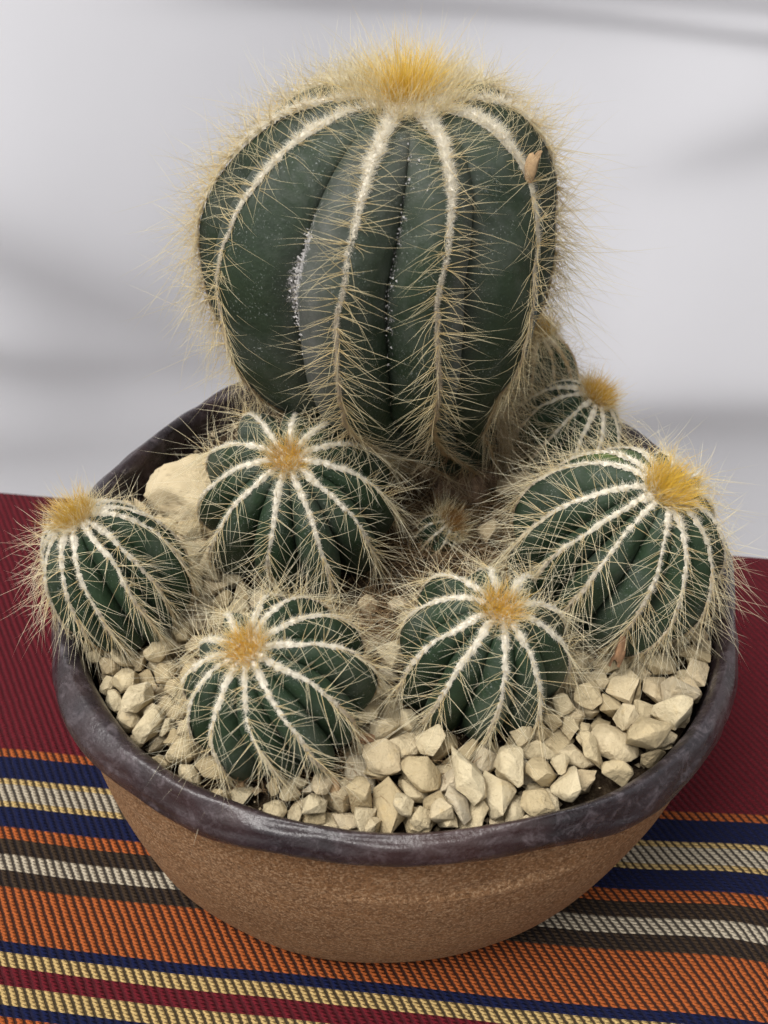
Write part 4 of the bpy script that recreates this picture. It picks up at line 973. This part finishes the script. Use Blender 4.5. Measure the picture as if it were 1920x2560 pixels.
    (8, 0.00495, -0.06639, -0.03201, 0.0849, 0.132, 0.855, -0.346, 0.364), (9, 0.00586, -0.0299, -0.03064, 0.08474, 0.378, 0.059, -0.035, -0.923), (4, 0.00487, -0.07574, -0.04227, 0.08387, 0.287, 0.361, -0.791, 0.401),
    (13, 0.00551, -0.05787, -0.01807, 0.08605, 0.862, -0.171, 0.433, -0.201), (8, 0.00611, 0.08294, 0.00181, 0.0878, 0.481, -0.586, -0.614, -0.22), (0, 0.00778, 0.06968, 0.02469, 0.08953, 0.695, -0.609, -0.381, 0.016),
    (14, 0.00503, -0.08417, -0.02254, 0.08562, 0.71, 0.097, -0.628, -0.303), (14, 0.005, -0.08714, -0.00235, 0.08764, 0.356, -0.569, 0.479, -0.565), (6, 0.00635, 0.07146, 0.00384, 0.08785, 0.168, -0.495, -0.852, 0.023),
    (1, 0.00533, -0.03673, -0.02529, 0.08515, 0.384, -0.462, 0.537, -0.593), (7, 0.00616, 0.11808, -0.00195, 0.08717, 0.038, 0.597, -0.304, -0.742), (0, 0.00426, -0.07682, -0.02633, 0.08517, 0.617, 0.718, 0.089, 0.31),
    (8, 0.00718, 0.06906, 0.03437, 0.09033, 0.943, -0.202, -0.12, 0.235), (17, 0.00613, -0.07095, -0.02316, 0.08478, 0.019, 0.84, -0.542, -0.029), (2, 0.00497, -0.0792, -0.0274, 0.0847, 0.524, -0.767, 0.363, -0.076),
    (5, 0.00464, -0.05087, -0.03753, 0.08375, 0.383, -0.789, -0.173, 0.448), (16, 0.00631, 0.08265, 0.02291, 0.08928, 0.014, -0.034, -0.962, 0.271), (0, 0.00477, -0.0602, -0.03397, 0.08399, 0.292, -0.567, 0.475, -0.606),
    (0, 0.00864, 0.09529, 0.03394, 0.08958, 0.757, -0.287, 0.209, 0.548), (13, 0.00617, -0.11214, -0.01739, 0.08516, 0.977, -0.059, -0.104, 0.177), (12, 0.00616, -0.0801, -0.00476, 0.08642, 0.49, 0.586, 0.645, -0.027),
    (13, 0.00523, -0.06957, -0.01493, 0.08563, 0.345, -0.299, -0.272, -0.847), (17, 0.00533, -0.08426, 0.01093, 0.08813, 0.973, -0.099, 0.19, 0.084), (13, 0.00424, -0.1048, 0.01032, 0.08836, 0.072, 0.474, -0.735, -0.48),
    (9, 0.0054, -0.02451, -0.04102, 0.08284, 0.109, -0.778, -0.593, -0.175), (1, 0.0047, 0.11379, -0.03761, 0.08337, 0.511, 0.319, -0.64, -0.477), (0, 0.00632, 0.082, 0.01487, 0.08796, 0.539, 0.699, 0.348, -0.315),
    (2, 0.0049, 0.12079, -0.01998, 0.0849, 0.493, -0.509, 0.401, -0.58), (14, 0.00522, 0.07332, 0.01355, 0.08815, 0.646, 0.522, -0.555, 0.03), (4, 0.00498, 0.11526, -0.02737, 0.08411, 0.442, -0.016, -0.852, 0.281),
    (17, 0.00611, 0.08449, -0.00623, 0.08584, 0.069, -0.895, -0.428, 0.109), (9, 0.0072, 0.08139, 0.00737, 0.08687, 0.314, 0.433, -0.213, 0.818), (12, 0.00499, -0.09332, -0.00517, 0.08617, 0.411, -0.6, 0.528, -0.438),
    (8, 0.00518, 0.10935, 0.04801, 0.09128, 0.145, -0.241, -0.374, -0.884), (14, 0.00679, -0.11677, -0.01004, 0.08495, 0.56, 0.099, -0.079, 0.819), (6, 0.0043, -0.0898, -0.02349, 0.08434, 0.137, 0.311, -0.919, -0.203),
    (14, 0.00441, -0.06965, -0.00276, 0.08637, 0.238, 0.958, 0.158, 0.033), (17, 0.00565, 0.1136, -0.01859, 0.08441, 0.118, 0.2, 0.972, -0.035), (16, 0.00604, -0.08749, 0.00463, 0.08657, 0.909, -0.239, 0.329, -0.092),
    (2, 0.00544, -0.01649, -0.02634, 0.08364, 0.046, -0.562, -0.814, 0.141), (2, 0.00606, -0.08296, -0.02216, 0.08379, 0.682, 0.035, -0.083, 0.725), (16, 0.00585, -0.07772, 0.00595, 0.08665, 0.647, -0.125, -0.33, 0.676),
    (10, 0.00872, 0.10341, 0.03869, 0.08881, 0.573, 0.561, -0.498, -0.329), (2, 0.0048, 0.10006, 0.02501, 0.08848, 0.11, -0.588, -0.801, 0.037), (6, 0.00501, 0.10597, -0.02166, 0.08372, 0.012, -0.955, 0.296, -0.022),
    (17, 0.00455, -0.11311, -0.02426, 0.08356, 0.189, 0.173, 0.249, -0.934), (16, 0.00488, -0.07195, -0.00863, 0.08494, 0.875, -0.479, 0.066, -0.016), (15, 0.00482, -0.08233, -0.01543, 0.08424, 0.057, -0.286, 0.908, -0.302),
    (11, 0.00667, 0.0963, 0.0251, 0.08765, 0.138, 0.419, -0.466, 0.767), (12, 0.00545, -0.09901, -0.00692, 0.08476, 0.73, -0.175, 0.256, -0.61), (5, 0.00613, -0.08865, -0.00954, 0.08429, 0.392, -0.29, 0.707, -0.512),
    (1, 0.00516, -0.10492, -0.00385, 0.08501, 0.677, -0.347, -0.384, 0.524), (2, 0.00659, -0.05164, -0.03008, 0.08188, 0.147, -0.975, 0.117, 0.123), (7, 0.00596, -0.09486, 0.01933, 0.08701, 0.301, -0.569, -0.712, 0.28),
    (12, 0.00677, -0.10602, 0.01818, 0.08655, 0.042, -0.509, 0.719, -0.472), (13, 0.00472, -0.06809, 0.00327, 0.08564, 0.421, 0.852, -0.161, 0.265), (12, 0.00512, 0.10435, 0.00046, 0.08523, 0.019, 0.031, 0.094, -0.995),
    (7, 0.00444, -0.09956, -0.01902, 0.08342, 0.637, -0.54, -0.423, -0.351), (3, 0.00534, 0.10638, 0.02501, 0.08743, 0.409, -0.841, 0.318, 0.155), (2, 0.00507, 0.10097, -0.0054, 0.0844, 0.322, -0.933, 0.116, 0.115),
    (13, 0.00619, -0.11507, 0.02166, 0.08669, 0.707, -0.063, -0.698, 0.098), (14, 0.00479, 0.07502, 0.03175, 0.08788, 0.077, 0.742, 0.608, 0.273), (3, 0.00583, 0.08718, 0.02935, 0.08725, 0.775, -0.088, 0.161, -0.605),
    (10, 0.00578, -0.11248, -0.00337, 0.08398, 0.299, 0.037, 0.765, 0.569), (11, 0.00467, 0.07279, 0.01893, 0.08644, 0.292, 0.828, 0.381, -0.29), (3, 0.0079, 0.11329, 0.02002, 0.0855, 0.019, -0.516, 0.83, 0.211),
    (12, 0.0048, -0.10994, 0.00922, 0.08529, 0.035, 0.831, 0.537, -0.143), (10, 0.00545, 0.08066, 0.03532, 0.08765, 0.364, 0.432, 0.714, 0.414), (0, 0.00464, 0.11177, 0.04132, 0.08845, 0.105, 0.812, 0.407, -0.405),
    (10, 0.00875, 0.1001, 0.05487, 0.08857, 0.764, 0.507, -0.062, -0.394), (9, 0.00917, 0.09322, 0.01832, 0.08471, 0.274, 0.263, -0.922, 0.071), (7, 0.00523, 0.0871, 0.03871, 0.08783, 0.659, -0.389, 0.639, -0.079),
    (5, 0.00467, 0.10323, -0.01117, 0.083, 0.613, 0.394, -0.32, -0.605), (2, 0.00568, 0.08812, 0.00721, 0.08451, 0.052, -0.933, 0.063, 0.351), (15, 0.00456, -0.06573, -0.00424, 0.08363, 0.139, 0.715, 0.551, 0.407),
    (13, 0.00632, -0.11121, 0.02904, 0.08642, 0.742, -0.24, -0.603, 0.168), (8, 0.00703, 0.11198, 0.02909, 0.08609, 0.883, -0.184, -0.151, 0.406), (9, 0.0059, -0.09433, 0.00096, 0.08347, 0.114, -0.713, -0.666, -0.189),
    (17, 0.00548, -0.11556, 0.01524, 0.08491, 0.216, -0.887, -0.112, -0.392), (6, 0.00566, -0.10877, 0.00095, 0.08341, 0.137, -0.989, 0.045, 0.019), (1, 0.00524, 0.10286, 0.01865, 0.08516, 0.292, 0.666, 0.525, 0.442),
    (0, 0.00485, -0.10174, 0.00642, 0.08394, 0.239, 0.035, 0.954, 0.179), (15, 0.00443, -0.09989, 0.01162, 0.0845, 0.515, 0.028, 0.225, 0.827), (9, 0.00539, -0.07211, -0.00044, 0.08296, 0.148, 0.497, -0.855, 0.011),
    (11, 0.00623, 0.09904, 0.04292, 0.08686, 0.264, -0.77, 0.418, -0.404), (3, 0.0042, -0.08634, 0.01199, 0.08437, 0.977, -0.102, 0.053, -0.177), (12, 0.00437, -0.08874, 0.01659, 0.08477, 0.024, -0.358, -0.885, 0.296),
    (14, 0.00478, -0.09436, 0.01025, 0.08394, 0.784, -0.166, -0.459, -0.382), (0, 0.0051, 0.08819, 0.04443, 0.08706, 0.968, 0.156, -0.153, -0.12), (10, 0.00491, -0.10509, 0.02598, 0.08526, 0.722, -0.589, -0.35, -0.091),
    (0, 0.0052, 0.1134, 0.036, 0.08614, 0.388, -0.039, 0.847, -0.361), (5, 0.00573, -0.11664, 0.00514, 0.08285, 0.25, 0.118, 0.608, 0.744), (15, 0.00471, -0.10535, 0.03253, 0.08577, 0.466, -0.127, -0.7, 0.525),
    (9, 0.00554, 0.10463, 0.03486, 0.08393, 0.014, -0.934, -0.021, -0.357), (15, 0.00447, -0.09495, 0.02297, 0.08302, 0.8, 0.145, 0.043, -0.581), (9, 0.00624, 0.10632, 0.04281, 0.08445, 0.809, -0.131, -0.462, 0.339),
    (0, 0.00498, 0.09619, 0.06121, 0.08443, 0.906, -0.197, -0.209, -0.311), (2, 0.00476, 0.09821, 0.06648, 0.08245, 0.163, -0.215, 0.962, 0.045),
]
#STONES_END
def build_gravel():
    bed = empty('gravel_bed', (0, 0, .078))
    tag(bed, 'layer of pale cream limestone chips covering the soil around the cacti', 'gravel')
    for (k, s, x, y, z, qw, qx, qy, qz) in STONES[:298]:
        o = bpy.data.objects.new('stone', STONE_MESH[k]); link(o, bed)
        o.location = (x, y, z + .0025 - .078)
        o.rotation_mode = 'QUATERNION'; o.rotation_quaternion = (qw, qx, qy, qz)
        o.scale = (s, s, s)
    # what lies deeper than the 298 topmost chips is joined into one part
    vs, fs, n0 = [], [], 0
    for (k, s, x, y, z, qw, qx, qy, qz) in STONES[298:]:
        me = STONE_MESH[k]; co = np.empty(len(me.vertices) * 3); me.vertices.foreach_get('co', co)
        M = np.array(Quaternion((qw, qx, qy, qz)).to_matrix())
        vs.append(co.reshape(-1, 3) @ M.T * s + np.array((x, y, z + .0025)))
        f = np.empty(len(me.polygons) * 3, np.int32); me.polygons.foreach_get('vertices', f)
        fs.append(f.reshape(-1, 3) + n0); n0 += len(me.vertices)
    if vs:
        o = mesh_np('lower_chips', np.vstack(vs), np.vstack(fs), M_STONE_LOW, bed, smooth=False, org=(0, 0, .078))
        o['kind'] = 'stuff'
build_gravel()
def build_chunk():
    bm = bmesh.new(); bmesh.ops.create_icosphere(bm, subdivisions=5, radius=1)
    for v in bm.verts:
        d = v.co.normalized()
        # chipped facets: clip the ball by a few planes, then roughen it
        k = 1.0
        for n_, h in PLANES:
            q = d.dot(n_)
            if q > .05: k = min(k, h / q)
        k += .05 * mnoise.noise(d * 2.3) + .035 * mnoise.noise(d * 6 + Vector((3, 0, 0))) + .030 * mnoise.noise(d * 13) + .014 * mnoise.noise(d * 34)
        v.co = d * k
    me = bpy.data.meshes.new('limestone_chunk'); bm.to_mesh(me); bm.free()
    for p in me.polygons: p.use_smooth = True
    me.materials.append(M_STONE)
    o = link(bpy.data.objects.new('limestone_chunk', me))
    o.location = (-.0745, .036, .0915)
    o.rotation_euler = (R(12), R(-14), R(25))
    o.scale = (.031, .026, .0235)
    tag(o, 'large cream stone between the left rim and the round cactus, much bigger than the chips', 'stone')
_pr = random.Random(8)
PLANES = [(Vector((_pr.gauss(0, 1), _pr.gauss(0, 1), _pr.gauss(0, 1))).normalized(), _pr.uniform(.66, .86)) for _ in range(14)]
build_chunk()
